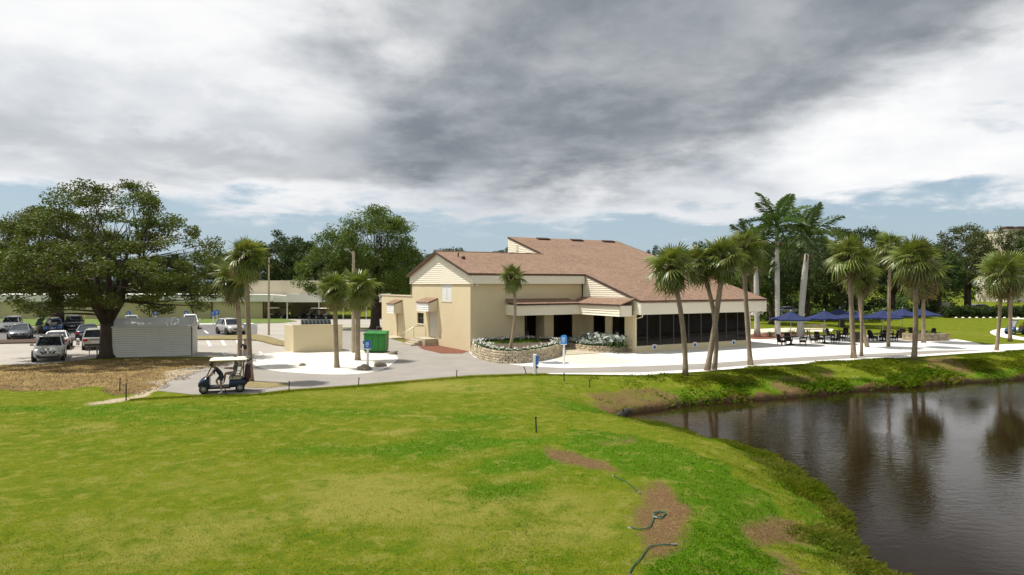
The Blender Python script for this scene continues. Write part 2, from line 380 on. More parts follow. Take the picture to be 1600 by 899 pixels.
# pond water
def water_material():
    m = bpy.data.materials.new('pond_water'); m.use_nodes = True; t = NT(m.node_tree); bs = t.n['Principled BSDF']
    bs.inputs['Base Color'].default_value = (.014, .0085, .0035, 1); bs.inputs['Roughness'].default_value = .02; bs.inputs['IOR'].default_value = 1.333; bs.inputs['Specular IOR Level'].default_value = .25
    pos = t.new('ShaderNodeNewGeometry').outputs['Position']
    mp = t.new('ShaderNodeMapping'); t.put(mp.inputs[0], pos); mp.inputs['Scale'].default_value = (1., 2.1, 1.); mp.inputs['Rotation'].default_value = (0, 0, R(12))
    wv = t.m('ADD', t.m('MULTIPLY', t.noise(mp.outputs[0], 2.2, 3, .5, .4), 1.), t.m('MULTIPLY', t.noise(mp.outputs[0], 7.5, 3, .55, .3), .32))
    calm = t.sm(t.noise(pos, .11, 3, .5), .36, .64, .25, 1.)
    b = t.new('ShaderNodeBump'); t.put(b.inputs['Strength'], t.m('MULTIPLY', calm, .085)); b.inputs['Distance'].default_value = .12
    t.put(b.inputs['Height'], wv); t.l.new(b.outputs[0], bs.inputs['Normal']); return m
MB().quad((2, -20, WATER), (110, -20, WATER), (110, 62, WATER), (2, 62, WATER)).build('water', water_material(), fix=False, kind='structure', label='dark brown rippled pond water')

# ------------------------------------------------------------------ paving laid as sheets
def jitter_poly(pts, step=1.2, amp=.12, seed=1.):
    out = []
    for i in range(len(pts)):
        a, b = np.array(pts[i]), np.array(pts[(i+1) % len(pts)]); L = np.linalg.norm(b-a); n = max(1, int(min(L/step, 60)))
        for k in range(n): out.append(a+(b-a)*k/n)
    out = np.array(out)
    out[:, 0] += (vnoise(out, .8, seed, 2)-.5)*2*amp; out[:, 1] += (vnoise(out, .8, seed+3, 2)-.5)*2*amp
    return out
def smooth_poly(pts, it=2):
    for _ in range(it):
        o = []
        for i in range(len(pts)):
            a, b = np.array(pts[i]), np.array(pts[(i+1) % len(pts)]); o += [a*.75+b*.25, a*.25+b*.75]
        pts = o
    return pts
def sheet(name, px, lev, m, label, amp=.12, smooth=0, thick=None, kind='structure', world=False):
    pts = [np.array(p) for p in px] if world else [np.array(gp(a, b)) for a, b in px]
    if smooth: pts = smooth_poly(pts, smooth)
    pts = jitter_poly(pts, amp=amp, seed=len(name)+lev) if amp else np.array(pts)
    z = .004*lev if thick is None else thick
    bm = bmesh.new(); vs = [bm.verts.new((p[0], p[1], z)) for p in pts]
    f = bm.faces.new(vs)
    if f.normal.z < 0: f.normal_flip()
    bm.normal_update()
    if f.normal.z < 0: bmesh.ops.reverse_faces(bm, faces=[f])
    if thick:
        r = bmesh.ops.extrude_face_region(bm, geom=[f]); top = [g for g in r['geom'] if isinstance(g, bmesh.types.BMVert)]
        for v in vs: v.co.z = -.05
        bmesh.ops.recalc_face_normals(bm, faces=bm.faces)
    bmesh.ops.triangulate(bm, faces=[f for f in bm.faces if len(f.verts) > 4])
    me = bpy.data.meshes.new(name); bm.to_mesh(me); bm.free(); me.materials.append(m)
    return link(me, name, kind=kind, label=label)
M_ASPH = mat('asphalt_bleached', (.30, .275, .245), .9, .16, .5, fscale=30, fvar=.12, bump=.3, bscale=60)
M_PARK = mat('parking_asphalt', (.40, .365, .32), .9, .2, .25, fscale=18, fvar=.10, bump=.2, bscale=50)
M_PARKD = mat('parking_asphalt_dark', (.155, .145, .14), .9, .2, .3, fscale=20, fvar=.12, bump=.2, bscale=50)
M_CONC = mat('white_concrete', (.74, .72, .68), .85, .10, .35, fscale=5, fvar=.06, bump=.15, bscale=40)
M_CREAMC = mat('cream_concrete', (.64, .58, .46), .85, .08, 1., fscale=14, fvar=.06)
M_SHELL = mat('white_shell_gravel', (.78, .75, .68), .95, .20, .8, col2=(.60, .54, .44), fscale=9, fvar=.22, bump=.9, bscale=22)
M_REDM = mat('red_bark_mulch', (.26, .085, .045), .95, .35, 8., fscale=25, fvar=.5, bump=1., bscale=30)
M_PINE = mat('dry_grass_bed', (.30, .24, .10), .95, .3, 2., fscale=16, fvar=.35, bump=.8, bscale=30)
M_GRASSF = mat('strip_grass', (.13, .20, .02), .95, .3, 1., fscale=6, fvar=.3, bump=.6, bscale=14)
M_PAINT = mat('white_marking', (.75, .74, .70), .8, .15, 4.)
M_KERB = mat('kerb_concrete', (.48, .45, .39), .9, .15, 2., bump=.2)
M_DARKM = mat('dark_mulch', (.11, .062, .035), .95, .35, 3., fscale=14, fvar=.45, bump=1., bscale=26)
sheet('path_edge', [(1000,586.5),(1100,580.5),(1200,572),(1300,565.5),(1400,560),(1500,553),(1600,547),(1750,540),(1750,533),(1500,540),(1300,545),(1000,560),(860,560),(800,575),(860,584.5)], 1, M_CONC, 'white concrete verge of the cart path', .08)
sheet('parking_lot', [(-420,576),(60,570),(112,565),(150,560),(280,558),(400,557),(452,557),(452,512),(620,512),(640,497.5),(400,498.5),(396,507),(250,509),(100,510),(-420,512)], 2, M_PARK, 'sun bleached parking lot pavement', .10)
sheet('driveway', [(244,611),(300,617),(400,615),(450,609),(560,601.5),(640,594.5),(735,586.5),(830,583.5),(900,582.8),(1000,582.5),(1100,577),(1200,568.5),(1300,562),(1400,556.8),(1500,550),(1600,544.3),(1750,538),(1750,534.5),(1600,541),(1500,546),(1400,551.5),(1300,556),(1200,561.5),(1100,568.5),(1000,573),(900,574),(820,571),(760,563),(735,549),(640,538),(604,528),(606,515),(452,511),(452,556),(402,556.5),(338,571),(300,582),(266,594)], 3, M_ASPH, 'grey asphalt cart path and service drive', .07)
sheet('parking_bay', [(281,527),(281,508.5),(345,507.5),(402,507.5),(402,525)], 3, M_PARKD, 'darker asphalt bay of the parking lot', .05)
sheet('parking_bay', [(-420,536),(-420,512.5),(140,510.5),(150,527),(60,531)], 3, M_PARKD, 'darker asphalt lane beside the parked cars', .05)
sheet('plaza', [(733,551),(742,559),(770,566),(820,572.5),(880,575.5),(940,574.5),(1000,572),(1100,567),(1200,560),(1300,554.5),(1400,549.8),(1470,548),(1530,547.5),(1565,551),(1600,546.5),(1700,541),(1700,533),(1600,537.5),(1566,542.5),(1545,541),(1516,534),(1484,528.8),(1440,527.5),(1380,525),(1300,524),(1215,524),(1168,529),(1160,535),(980,545),(900,535),(760,535)], 4, M_CONC, 'white concrete plaza round the clubhouse', .05)
sheet('entry_walk', [(868,562),(905,570),(960,570),(1000,566),(940,554),(905,546),(868,540),(850,546)], 5, M_CREAMC, 'cream concrete walk to the entrance', .03)
for i, (a, b, c, d) in enumerate([][:0] and [((1000,551.5),(1003,551.5),(1060,566),(1054,566)), ((1212,528),(1214,528),(1236,557),(1232,557)), ((1330,526),(1332,526),(1362,551),(1359,551))]):
    sheet('plaza_joint', [a, b, c, d], 5, M_KERB, 'thin joint in the white plaza', 0)
sheet('gravel_island', [(391,556),(393,566),(402,575),(430,580.5),(470,584.5),(530,586.5),(575,584),(606,576),(622,563),(619,554),(600,549.5),(540,547),(445,550)], 5, M_SHELL, 'white shell gravel island with palms', .12, 1)
sheet('palm_bed', [(386,592),(400,597),(430,597.5),(455,600),(452,604),(410,607),(380,606),(378,598)], 5, M_PINE, 'dry grass patch at a palm foot', .12, 1)
sheet('wall_bed', [(604,524),(645,535),(660,546),(690,553),(722,553),(735,548.5),(690,535),(640,526),(612,521)], 6, M_REDM, 'red bark bed along the clubhouse wall', .06)
sheet('parking_median', [(-420,541),(0,538),(60,537),(102,537),(112,533),(140,532.5),(140,528),(60,531.5),(0,533),(-420,536)], 0, M_DARKM, 'brown planted median in the parking lot', .1, 0, .12)
sheet('parking_median', [(281,532.5),(345,531.5),(402,533),(428,540),(446,542.5),(447,536),(420,527.5),(402,524.5),(345,526),(281,527.5)], 0, M_PINE, 'dry grass median with pale kerb in the parking lot', .06, 0, .12)
sheet('grass_strip', [(-420,511),(100,509.5),(250,508),(396,506),(440,505),(464,502.5),(440,498.5),(300,497),(-420,497)], 0, M_GRASSF, 'green grass strip along the long low building', .15, 0, .06)
sheet('sidewalk', [(281,508.6),(396,507.6),(396,506.3),(281,507.2)], 0, M_CONC, 'pale sidewalk by the grass strip', .02, 0, .10)
for i, (x, y) in enumerate([(300,538),(322,537.5),(345,537),(368,536.5)]):
    sheet('bay_line', [(x,y-4.5),(x+4,y-4.5),(x+9,y+3.5),(x+4,y+3.5)], 5, M_PAINT, 'white painted parking line', 0)
for i, (x, y) in enumerate([(318,519),(336,515),(404,552),(345,553)]):
    sheet('bay_line', [(x,y-2),(x+3,y-2),(x+9,y+2.5),(x+5,y+2.5)], 5, M_PAINT, 'white painted parking line', 0)
# lawns, road and paths beyond the patio
M_FARL = mat('far_lawn', (.135, .20, .02), .95, .35, .12, fscale=2.2, fvar=.35)
sheet('far_road', [(1150,494),(1260,492),(1420,489),(1600,487),(1900,486),(1900,482.5),(1600,483.5),(1420,485),(1260,487),(1150,488.5)], 1, M_CONC, 'pale road beyond the patio lawn', .2)
sheet('far_path', [(1545,520),(1558,526),(1590,531),(1640,536),(1640,532),(1600,527.5),(1576,522.5),(1566,518.5),(1580,515.5),(1620,514),(1620,511.5),(1575,512.5),(1553,515)], 1, M_CONC, 'pale cart path curving across the lawn', .1, 1)
sheet('patio_bed', [(1168,529.5),(1190,531),(1222,528.5),(1260,526),(1262,521),(1215,520),(1172,522)], 6, M_REDM, 'red bark bed at the foot of the tall palms', .08, 1)
sheet('patio_slab', [(1170,523),(1235,519),(1300,518.5),(1302,514),(1230,512.5),(1165,515)], 2, M_CREAMC, 'pale slab path behind the patio', .1)
# ------------------------------------------------------------------ grass as real blades
def blades(name, P, Zb, hgt, wid, lean, m, label, spread=.0, Z=None, bend=True):
    """one bent blade (two triangles) per point"""
    n = len(P); a = rng.uniform(0, 2*np.pi, n); b = rng.uniform(0, 2*np.pi, n)
    h = hgt*rng.uniform(.55, 1.25, n) if np.isscalar(hgt) else hgt*rng.uniform(.6, 1.2, n)
    wdt = wid*rng.uniform(.7, 1.3, n); ln = lean*rng.uniform(.2, 1., n)*h
    dx, dy = np.cos(a)*wdt/2, np.sin(a)*wdt/2; lx, ly = np.cos(b)*ln, np.sin(b)*ln
    V = np.empty((n, 4, 3)); z0 = Zb-.01
    V[:, 0] = np.stack([P[:, 0]-dx, P[:, 1]-dy, z0], 1); V[:, 1] = np.stack([P[:, 0]+dx, P[:, 1]+dy, z0], 1)
    V[:, 2] = np.stack([P[:, 0]+lx*.35+dx*.8, P[:, 1]+ly*.35+dy*.8, z0+h*.62], 1)
    V[:, 3] = np.stack([P[:, 0]+lx, P[:, 1]+ly, z0+h*(1-.25*lean)], 1)
    Fc = np.array([[0, 1, 2], [0, 2, 3]])[None]+np.arange(n)[:, None, None]*4
    me = np_mesh(name, V.reshape(-1, 3), Fc.reshape(-1, 3), m)
    if Z is None: Z = zones(P)
    set_zone(me, [np.repeat(q, 4) for q in Z]); return link(me, name, kind='stuff', label=label)
PAVED = [[gp(a, b) for a, b in q] for q in (
    [(230,622),(300,618),(450,610),(640,595.5),(735,587.5),(830,584.5),(1000,585.5),(1100,580),(1200,571.5),(1300,565),(1400,559.5),(1500,552.5),(1600,546.5),(1750,539),(1750,450.8),(-900,450.8),(-900,605),(60,603),(200,606)],)]
def on_lawn(P):
    ok = np.ones(len(P), bool)
    for q in PAVED: ok &= poly_sd(P, q)[0] > .12
    ok &= poly_sd(P, LAKE)[0] > .08; return ok
n = 330000
py = 604+(960-604)*rng.uniform(0, 1, n)**.82; px = rng.uniform(-40, 1420, n)
t = H*F/(py-HZ); P = np.stack([(px-800)/F*t, t], 1); P = P[on_lawn(P)]
Z = zones(P); keep = rng.uniform(0, 1, len(P)) > np.clip(Z[2]*1.1-.25, 0, .72); P = P[keep]; Z = [q[keep] for q in Z]
hg = (.024+.022*Z[1]+.010*Z[0])*(1+.25*rng.standard_normal(len(P)).clip(-2, 2)); dist = P[:, 1]
blades('lawn_grass', P, ground_z(P), hg*np.clip(dist/22, .8, 1.5), .022*np.clip(dist/20, .7, 1.5).mean(), .8, M_BLADE, 'short mown grass of the lawn', Z=Z)
# rank grass along the near bank and tufts on the far bank
def shore_points(pts, n, lo, hi, clump=.5):
    pts = np.array(pts); seg = np.linalg.norm(np.diff(pts, axis=0), axis=1); cs = np.concatenate([[0], np.cumsum(seg)])
    u = rng.uniform(0, cs[-1], n); i = np.clip(np.searchsorted(cs, u)-1, 0, len(seg)-1); f = (u-cs[i])/seg[i]
    p = pts[i]+(pts[i+1]-pts[i])*f[:, None]; d = (pts[i+1]-pts[i])/seg[i][:, None]
    nrm = np.stack([-d[:, 1], d[:, 0]], 1); return p, nrm, u
ns = near_sh[:10]+[(8.6, 12), (9.2, 9)]
p, nr, u = shore_points(ns, 90000, 0, 0)
off = rng.gamma(2., .38, len(p))-.1
sgn = np.where(poly_sd(p+nr*.3, LAKE)[0] > 0, 1, -1); P = p+nr*(sgn*off)[:, None]
cl = vnoise(P, 1.1, 31., 3); k = (poly_sd(P, LAKE)[0] > .02) & (rng.uniform(0, 1, len(P)) < np.clip(cl*1.9-.5, .04, .8)); P = P[k]; off = off[k]; cl = cl[k]
hg = np.clip(.34-.17*off, .05, .36)*(.4+cl*1.2)
Z = list(zones(P)); Z[2] = Z[2]*0; Z[1] = np.clip(.40+.9*(vnoise(P, .5, 4.)-.4), 0, 1); Z[0] = np.clip(.9*(vnoise(P, .7, 14.)), 0, 1)
blades('bank_grass', P, ground_z(P), hg, .016, 1.0, M_BLADE, 'long rank grass fringing the near bank of the pond', Z=Z)
fs = far_sh[:12]
p, nr, u = shore_points(fs, 120000, 0, 0)
off = rng.uniform(.05, 5.2, len(p)); sgn = np.where(poly_sd(p+nr*.3, LAKE)[0] > 0, 1, -1); P = p+nr*(sgn*off)[:, None]
cl = vnoise(P, .55, 41., 3); Zf = zones(P)
k = (on_lawn(P)) & (rng.uniform(0, 1, len(P)) < np.clip(cl*2.4-.8, .02, .75)*np.clip((P[:, 0]-6)/6, .15, 1)*(1-.75*Zf[2])); P = P[k]; off = off[k]; cl = cl[k]
hg = np.clip(.12+.42*(cl-.4), .06, .42)*np.clip(1.3-off*.2, .7, 1.3)
Z = list(zones(P)); Z[2] = Z[2]*0; Z[0] = np.clip(Z[0]*.7+.35*(vnoise(P, .8, 9.)-.45), 0, 1)
blades('bank_creeper', P, ground_z(P), hg, .055, 1.5, M_BLADE, 'leafy ground creeper on the far bank of the pond', Z=Z)
# ragged verge where lawn meets path
vg = [gp(a, b) for a, b in ((205,624),(300,619),(400,617),(450,611),(560,603.5),(640,596.5),(735,588.5),(830,585.5),(1000,587),(1100,581.5),(1200,573),(1300,566.5),(1400,561),(1500,554),(1600,548))]
p, nr, u = shore_points(vg, 30000, 0, 0); P = p-nr*np.abs(rng.normal(0, .28, len(p)))[:, None]; P += rng.normal(0, .04, P.shape)
Z = list(zones(P)); Z[0] = np.clip(Z[0]+.2, 0, 1)
blades('verge_grass', P, ground_z(P), .07, .035, 1., M_BLADE, 'uneven grass verge of the cart path', Z=Z)
# ------------------------------------------------------------------ clubhouse
M_STUC = mat('cream_stucco', (.66, .56, .36), .92, .07, .35, fscale=3.5, fvar=.035, bump=.25, bscale=90)
M_SIDE = mat('ivory_siding', (.82, .76, .62), .7, .04, 1.5, fscale=8, fvar=.03)
M_TRIM = mat('ivory_trim', (.72, .64, .48), .7, .06, 2.)
M_WHITE = mat('white_paint', (.80, .79, .75), .55, .05, 3.)
M_GLASS = mat('dark_glass', (.010, .0075, .006), .05, .3, 1., spec=.12)
M_FRAME = mat('bronze_frame', (.030, .024, .020), .4, .2, 6.)
M_EDGE = mat('brown_drip_edge', (.075, .040, .028), .8, .2, 4.)
M_DOORG = mat('pale_door', (.55, .52, .45), .6, .05, 2.)
M_STEP = mat('step_concrete', (.48, .42, .31), .9, .15, 3., bump=.3)
M_METAL = mat('grey_metal', (.35, .34, .32), .4, .15, 6., metal=.7)
M_BLACK = mat('black_plastic', (.015, .015, .016), .5, .2, 8.)
def shingle_material():
    m = bpy.data.materials.new('brown_shingles'); m.use_nodes = True; t = NT(m.node_tree); bs = t.n['Principled BSDF']
    co = t.new('ShaderNodeTexCoord').outputs['Object']
    br = t.new('ShaderNodeTexBrick'); mp = t.new('ShaderNodeMapping'); t.put(mp.inputs[0], co); t.put(br.inputs['Vector'], mp.outputs[0])
    br.inputs['Scale'].default_value = 1.; br.inputs['Brick Width'].default_value = .34; br.inputs['Row Height'].default_value = .16; br.inputs['Mortar Size'].default_value = .008
    br.inputs['Color1'].default_value = (.255, .162, .112, 1); br.inputs['Color2'].default_value = (.150, .092, .064, 1); br.inputs['Mortar'].default_value = (.12, .07, .05, 1)
    br.inputs['Bias'].default_value = 0.
    c = t.mix(t.m('MULTIPLY', t.sm(t.noise(co, .35, 4, .6), .35, .7), .35), br.outputs[0], (.27, .180, .125))
    c = t.mix(t.m('MULTIPLY', t.sm(t.noise(co, 26., 3, .7), .45, .7), .45), c, (.36, .255, .185))
    c = t.mix(t.m('MULTIPLY', t.sm(t.noise(co, 7., 3, .75), .50, .62), .50), c, (.40, .275, .195))
    c = t.mix(t.m('MULTIPLY', t.sm(t.noise(co, 8.3, 3, .75), .46, .34), .55), c, (.105, .062, .044))
    t.put(bs.inputs['Base Color'], c); bs.inputs['Roughness'].default_value = .92; bs.inputs['Specular IOR Level'].default_value = .2
    b = t.new('ShaderNodeBump'); b.inputs['Strength'].default_value = .6; b.inputs['Distance'].default_value = .02
    t.put(b.inputs['Height'], t.noise(co, 30., 3, .6)); t.l.new(b.outputs[0], bs.inputs['Normal']); return m
M_SHIN = shingle_material()
A0 = Vector((*gp(735, 550), 0)); BANG = math.atan2(.491, .871); U = Vector((math.cos(BANG), math.sin(BANG))); W = Vector((-U.y, U.x))
club = thing('clubhouse', 'cream stucco clubhouse with a large brown shingle roof and dark window wall', 'building', A0, BANG)
def bl(px, py, plane, val):
    """photo pixel on a plane of the clubhouse (s = along the front, v = depth) -> local (s, v, z)"""
    d = Vector(((px-800)/F, 1.)); n = U if plane == 's' else W
    t = (val+A0.xy.dot(n))/d.dot(n); p = d*t-A0.xy
    return p.dot(U), p.dot(W), H-(py-HZ)/F*t
def wall(name, o, dx, nrm, L, Ht, holes, depth=.25, m=M_STUC, parent=club):
    """wall face with real openings and reveals; holes as (x0, x1, z0, z1)"""
    o, dx, nrm = Vector(o), Vector(dx), Vector(nrm); b = MB()
    X = sorted({0, L, *[h[0] for h in holes], *[h[1] for h in holes]}); Zs = sorted({0, Ht, *[h[2] for h in holes], *[h[3] for h in holes]})
    P = lambda x, z, d=0: o+dx*x+Vector((0, 0, z))-nrm*d
    for i in range(len(X)-1):
        for j in range(len(Zs)-1):
            cx, cz = (X[i]+X[i+1])/2, (Zs[j]+Zs[j+1])/2
            if any(h[0] < cx < h[1] and h[2] < cz < h[3] for h in holes): continue
            b.quad(P(X[i], Zs[j]), P(X[i+1], Zs[j]), P(X[i+1], Zs[j+1]), P(X[i], Zs[j+1]))
    for h in holes:
        x0, x1, z0, z1 = h[:4]; dd = h[4] if len(h) > 4 else depth
        b.quad(P(x0, z0), P(x0, z1), P(x0, z1, dd), P(x0, z0, dd)); b.quad(P(x1, z0), P(x1, z1), P(x1, z1, dd), P(x1, z0, dd))
        b.quad(P(x0, z1), P(x1, z1), P(x1, z1, dd), P(x0, z1, dd)); b.quad(P(x0, z0), P(x1, z0), P(x1, z0, dd), P(x0, z0, dd))
    return b.build(name, m, parent, fix=False)
def lap(b, x0, x1, z0, z1, y, sgn=-1, step=.17, axis='x', clipf=None):
    """lapped boards: wedge-shaped courses on a vertical face; clipf(zmid)->(x0,x1)"""
    z = z0
    while z < z1-.02:
        zt = min(z+step, z1); a, c = (x0, x1) if clipf is None else clipf((z+zt)/2)
        if c-a > .05:
            for p in ([(a, y+sgn*.05, z), (c, y+sgn*.05, z), (c, y+sgn*.008, zt), (a, y+sgn*.008, zt)], [(a, y, z), (c, y, z), (c, y+sgn*.05, z), (a, y+sgn*.05, z)]):
                b.quad(*[(q[0], q[1], q[2]) if axis == 'x' else (q[1], q[0], q[2]) for q in p])
        z = zt
# key measures
v_of = lambda px, py=500, s=0.: bl(px, py, 's', s)[1]
s_of = lambda px, py=500, v=0.: bl(px, py, 'v', v)[0]
VG = v_of(644); VA = v_of(596.5); ZAN = bl(600, 461.5, 's', 0)[2]
VR = -6.95; SR0 = s_of(990, 545, VR); SR1 = s_of(1172, 545, VR); VF = -7.6
SRAKE = s_of(1000, 467, VF); SEND = s_of(1197, 466, VF)
RZ0, RM = 6.33, .295; roofz = lambda v: RZ0+RM*v
VRIDGE = VG/2; VTOP = 13.3; STOP = SRAKE
ZFB = bl(740, 443.5, 's', 0)[2]                      # underside of the high eave fascia
ZRB = bl(1080, 490, 'v', VF)[2]
# walls
d1 = (v_of(682, 500), v_of(669.5, 500)); zd1 = bl(676, 528, 's', .0)[2]; zt1 = bl(676, 488, 's', 0)[2]
wn = (v_of(662, 500), v_of(652, 500), bl(657, 506, 's', 0)[2], bl(657, 489, 's', 0)[2])
lv = (v_of(705.7), v_of(689.8), bl(698, 471, 's', 0)[2], bl(698, 444.5, 's', 0)[2])
d2 = (v_of(630), v_of(620), .15, bl(625, 488, 's', 0)[2])
wall('gable_wall', (0, 0, 0), (0, 1, 0), (-1, 0, 0), VG, ZFB+.4, [(d1[0], d1[1], zd1, zt1), wn, lv])
wall('annex_wall', (0, VG, 0), (0, 1, 0), (-1, 0, 0), VA-VG, ZAN, [(d2[0]-VG, d2[1]-VG, d2[2], d2[3])])
# front wall with entrance recess and display window
h1 = (s_of(819.6), s_of(850.5), .1, 2.75, 1.5); h2 = (s_of(865), s_of(895), .1, 2.75, .2)
wall('front_wall', (0, 0, 0), (1, 0, 0), (0, -1, 0), SR0, ZFB+.4, [h1, h2])
# side wall of the wing, its two tall openings
o1 = (-v_of(926, 500, SR0), -v_of(945.5, 500, SR0), .1, 2.75, .2); o2 = (-v_of(955.5, 500, SR0), -v_of(976, 500, SR0), .1, 2.75, .2)
wall('wing_side_wall', (SR0, 0, 0), (0, -1, 0), (-1, 0, 0), -VR, 4.2, [o1, o2])
panes = [s_of(p, 515, VR)-SR0 for p in (991.8, 1011.5, 1031.8, 1052.9, 1076.5, 1095.8, 1113.5, 1135, 1152.7, 1167.5)]
zs = bl(1080, 536.5, 'v', VR)[2]; zh = ZRB+.02
wall('window_wall', (SR0, VR, 0), (1, 0, 0), (0, -1, 0), SR1-SR0, ZRB+.3, [(panes[0], panes[-1], zs, zh, .12)])
b = MB(); b.quad((SR1, VR, 0), (SR1, 13, 0), (SR1, 13, 4.1), (SR1, VR, 4.1)).quad((SR1, 13, 0), (0, 13, 0), (0, 13, 5.6), (SR1, 13, 5.6))
b.quad((SR1, VR+.2, 4.1), (SR1, 13, 4.1), (SR1, 13, roofz(13)-.25), (SR1, VR+.2, roofz(VR+.2)-.25))
b.build('rear_wall', M_STUC, club, fix=False)
MB().b2(.01, 8, VG+.01, VA-.01, ZAN-.3, ZAN-.08).quad((8, VG, 0), (8, VA, 0), (8, VA, ZAN), (8, VG, ZAN)).quad((0, VA, 0), (8, VA, 0), (8, VA, ZAN), (0, VA, ZAN)).build('annex_roof', M_KERB, club)
MB().b2(-.06, .14, VG+.0, VA+.06, ZAN, ZAN+.1).build('annex_coping', M_TRIM, club)
# glazing
def window(x0, x1, z0, z1, y, name='window', frame=M_FRAME, glass=M_GLASS, fw=.05, axis='x', sgn=-1, parent=club):
    """frame with its pane; sits with its face at y"""
    b = MB()
    def bb(a, c, e, g, dep):
        if axis == 'x': b.b2(a, c, min(y, y+dep), max(y, y+dep), e, g)
        else: b.b2(min(y, y+dep), max(y, y+dep), a, c, e, g)
    bb(x0, x0+fw, z0, z1, .07); bb(x1-fw, x1, z0, z1, .07); bb(x0+fw, x1-fw, z0, z0+fw, .07); bb(x0+fw, x1-fw, z1-fw, z1, .07)
    f = b.build(name, frame, parent); b = MB()
    bb(x0+fw, x1-fw, z0+fw, z1-fw, .03); b.v = [((q[0], q[1]+.02, q[2]) if axis == 'x' else (q[0]+.02, q[1], q[2])) for q in b.v]
    b.build('pane', glass, f); return f
for i in range(len(panes)-1): window(SR0+panes[i]+.004, SR0+panes[i+1]-.004, zs+.003, zh-.003, VR+.02)
window(h2[0]+.003, h2[1]-.003, .103, 2.747, .1, 'display_window')
dr = window(h1[0]+.003, (h1[0]+h1[1])/2-.002, .103, 2.747, 1.35, 'entrance_door'); MB().b2(h1[0]+.75, h1[0]+.8, 1.28, 1.34, .95, 1.35).build('door_handle', M_METAL, dr)
dr = window((h1[0]+h1[1])/2+.002, h1[1]-.003, .103, 2.747, 1.35, 'entrance_door'); MB().b2(h1[0]+1.08, h1[0]+1.12, 1.28, 1.34, .95, 1.35).build('door_handle', M_METAL, dr)
for o in (o1, o2): window(-o[1]+.003, -o[0]-.003, .103, 2.747, SR0+.1, 'side_window', axis='y')
window(wn[0]+.003, wn[1]-.003, wn[2]+.003, wn[3]-.003, .1, 'small_window', axis='y')
MB().b2(-.05, .02, wn[0]-.08, wn[1]+.08, wn[2]-.09, wn[2]-.002).build('window_sill', M_TRIM, club)
dd = MB().b2(.12, .17, d1[0]+.05, d1[1]-.05, zd1+.003, zt1-.06).build('service_door', M_DOORG, club)
MB().b2(.04, .115, d1[0]+.18, d1[0]+.28, zd1+1., zd1+1.06).build('door_handle', M_METAL, dd)
MB().b2(.1, .2, d1[0]+.002, d1[0]+.048, zd1+.003, zt1-.003).b2(.1, .2, d1[1]-.048, d1[1]-.002, zd1+.003, zt1-.003).b2(.1, .2, d1[0]+.05, d1[1]-.05, zt1-.056, zt1-.003).build('door_frame', M_TRIM, club)
dd = MB().b2(.12, .17, d2[0]+.01, d2[1]-.01, d2[2]+.003, d2[3]-.01).build('annex_door', M_STUC, club)
MB().b2(.04, .115, d2[0]+.2, d2[0]+.28, 1.1, 1.16).build('door_handle', M_METAL, dd)
# louvred shutters high in the gable wall
for k in range(2):
    a = lv[0]+(lv[1]-lv[0])*k/2+.02; c = lv[0]+(lv[1]-lv[0])*(k+1)/2-.02
    sh = MB().b2(.0, .06, a, a+.06, lv[2]+.01, lv[3]-.01).b2(.0, .06, c-.06, c, lv[2]+.01, lv[3]-.01).b2(.0, .06, a+.06, c-.06, lv[2]+.01, lv[2]+.08).b2(.0, .06, a+.06, c-.06, lv[3]-.08, lv[3]-.01).build('shutter', M_WHITE, club)
    n = 14
    for j in range(n):
        z = lv[2]+.1+(lv[3]-lv[2]-.2)*j/n; MB().quad((.01, a+.06, z), (.01, c-.06, z), (.05, c-.06, z+.1), (.05, a+.06, z+.1)).build('louvre', M_WHITE, sh, fix=False)
MB().b2(-.03, .1, lv[0]-.06, lv[1]+.06, lv[2]-.07, lv[2]-.002).build('window_sill', M_TRIM, club)
# roofs: thick slabs, dark edges
def slab(name, s0, s1, v0, v1, z0, z1, th=.16):
    th0 = th
    o = MB().prism([(s0, v0, z0), (s1, v0, z0), (s1, v1, z1), (s0, v1, z1)], (0, 0, -th0)); return o.build(name, [M_SHIN], club)
EV = -.5
slab('roof_slope', -.35, SRAKE-.004, EV, VRIDGE, roofz(EV), roofz(VRIDGE))
slab('roof_slope', -.35, SRAKE-.004, VRIDGE+.004, VG+.5, roofz(VRIDGE), roofz(EV))
slab('roof_slope', SRAKE, SEND, VF-.1, VTOP, roofz(VF-.1), roofz(VTOP))
b = MB()   # drip edges along the rakes and the eaves
def edge(p, q, d=(.05, .05, .17)):
    p, q = Vector(p), Vector(q); b.prism([p+Vector((0, 0, .015)), q+Vector((0, 0, .015)), q-Vector((0, 0, d[2])), p-Vector((0, 0, d[2]))], Vector((q-p).cross(Vector((0, 0, 1)))).normalized()*.04)
edge((-.355, VRIDGE, roofz(VRIDGE)), (-.355, EV, roofz(EV))); edge((-.355, VG+.5, roofz(EV)), (-.355, VRIDGE, roofz(VRIDGE)))
edge((SRAKE-.01, -.6, roofz(-.6)), (SRAKE-.01, VF-.1, roofz(VF-.1))); edge((SRAKE-.01, VTOP, roofz(VTOP)), (SRAKE-.01, VRIDGE+.1, roofz(VRIDGE+.1)))
edge((SEND+.004, VF-.1, roofz(VF-.1)), (SEND+.004, VTOP, roofz(VTOP)))
edge((-.35, EV-.004, roofz(EV)), (SRAKE-.1, EV-.004, roofz(EV)), (.05, .05, .07)); edge((SRAKE, VF-.104, roofz(VF-.1)), (SEND, VF-.104, roofz(VF-.1)), (.05, .05, .07))
b.build('drip_edge', M_EDGE, club)
MB().tube([(-.35, VRIDGE, roofz(VRIDGE)+.0), (SRAKE-.1, VRIDGE, roofz(VRIDGE)+.0)], .07, 6).build('ridge_cap', M_SHIN, club)
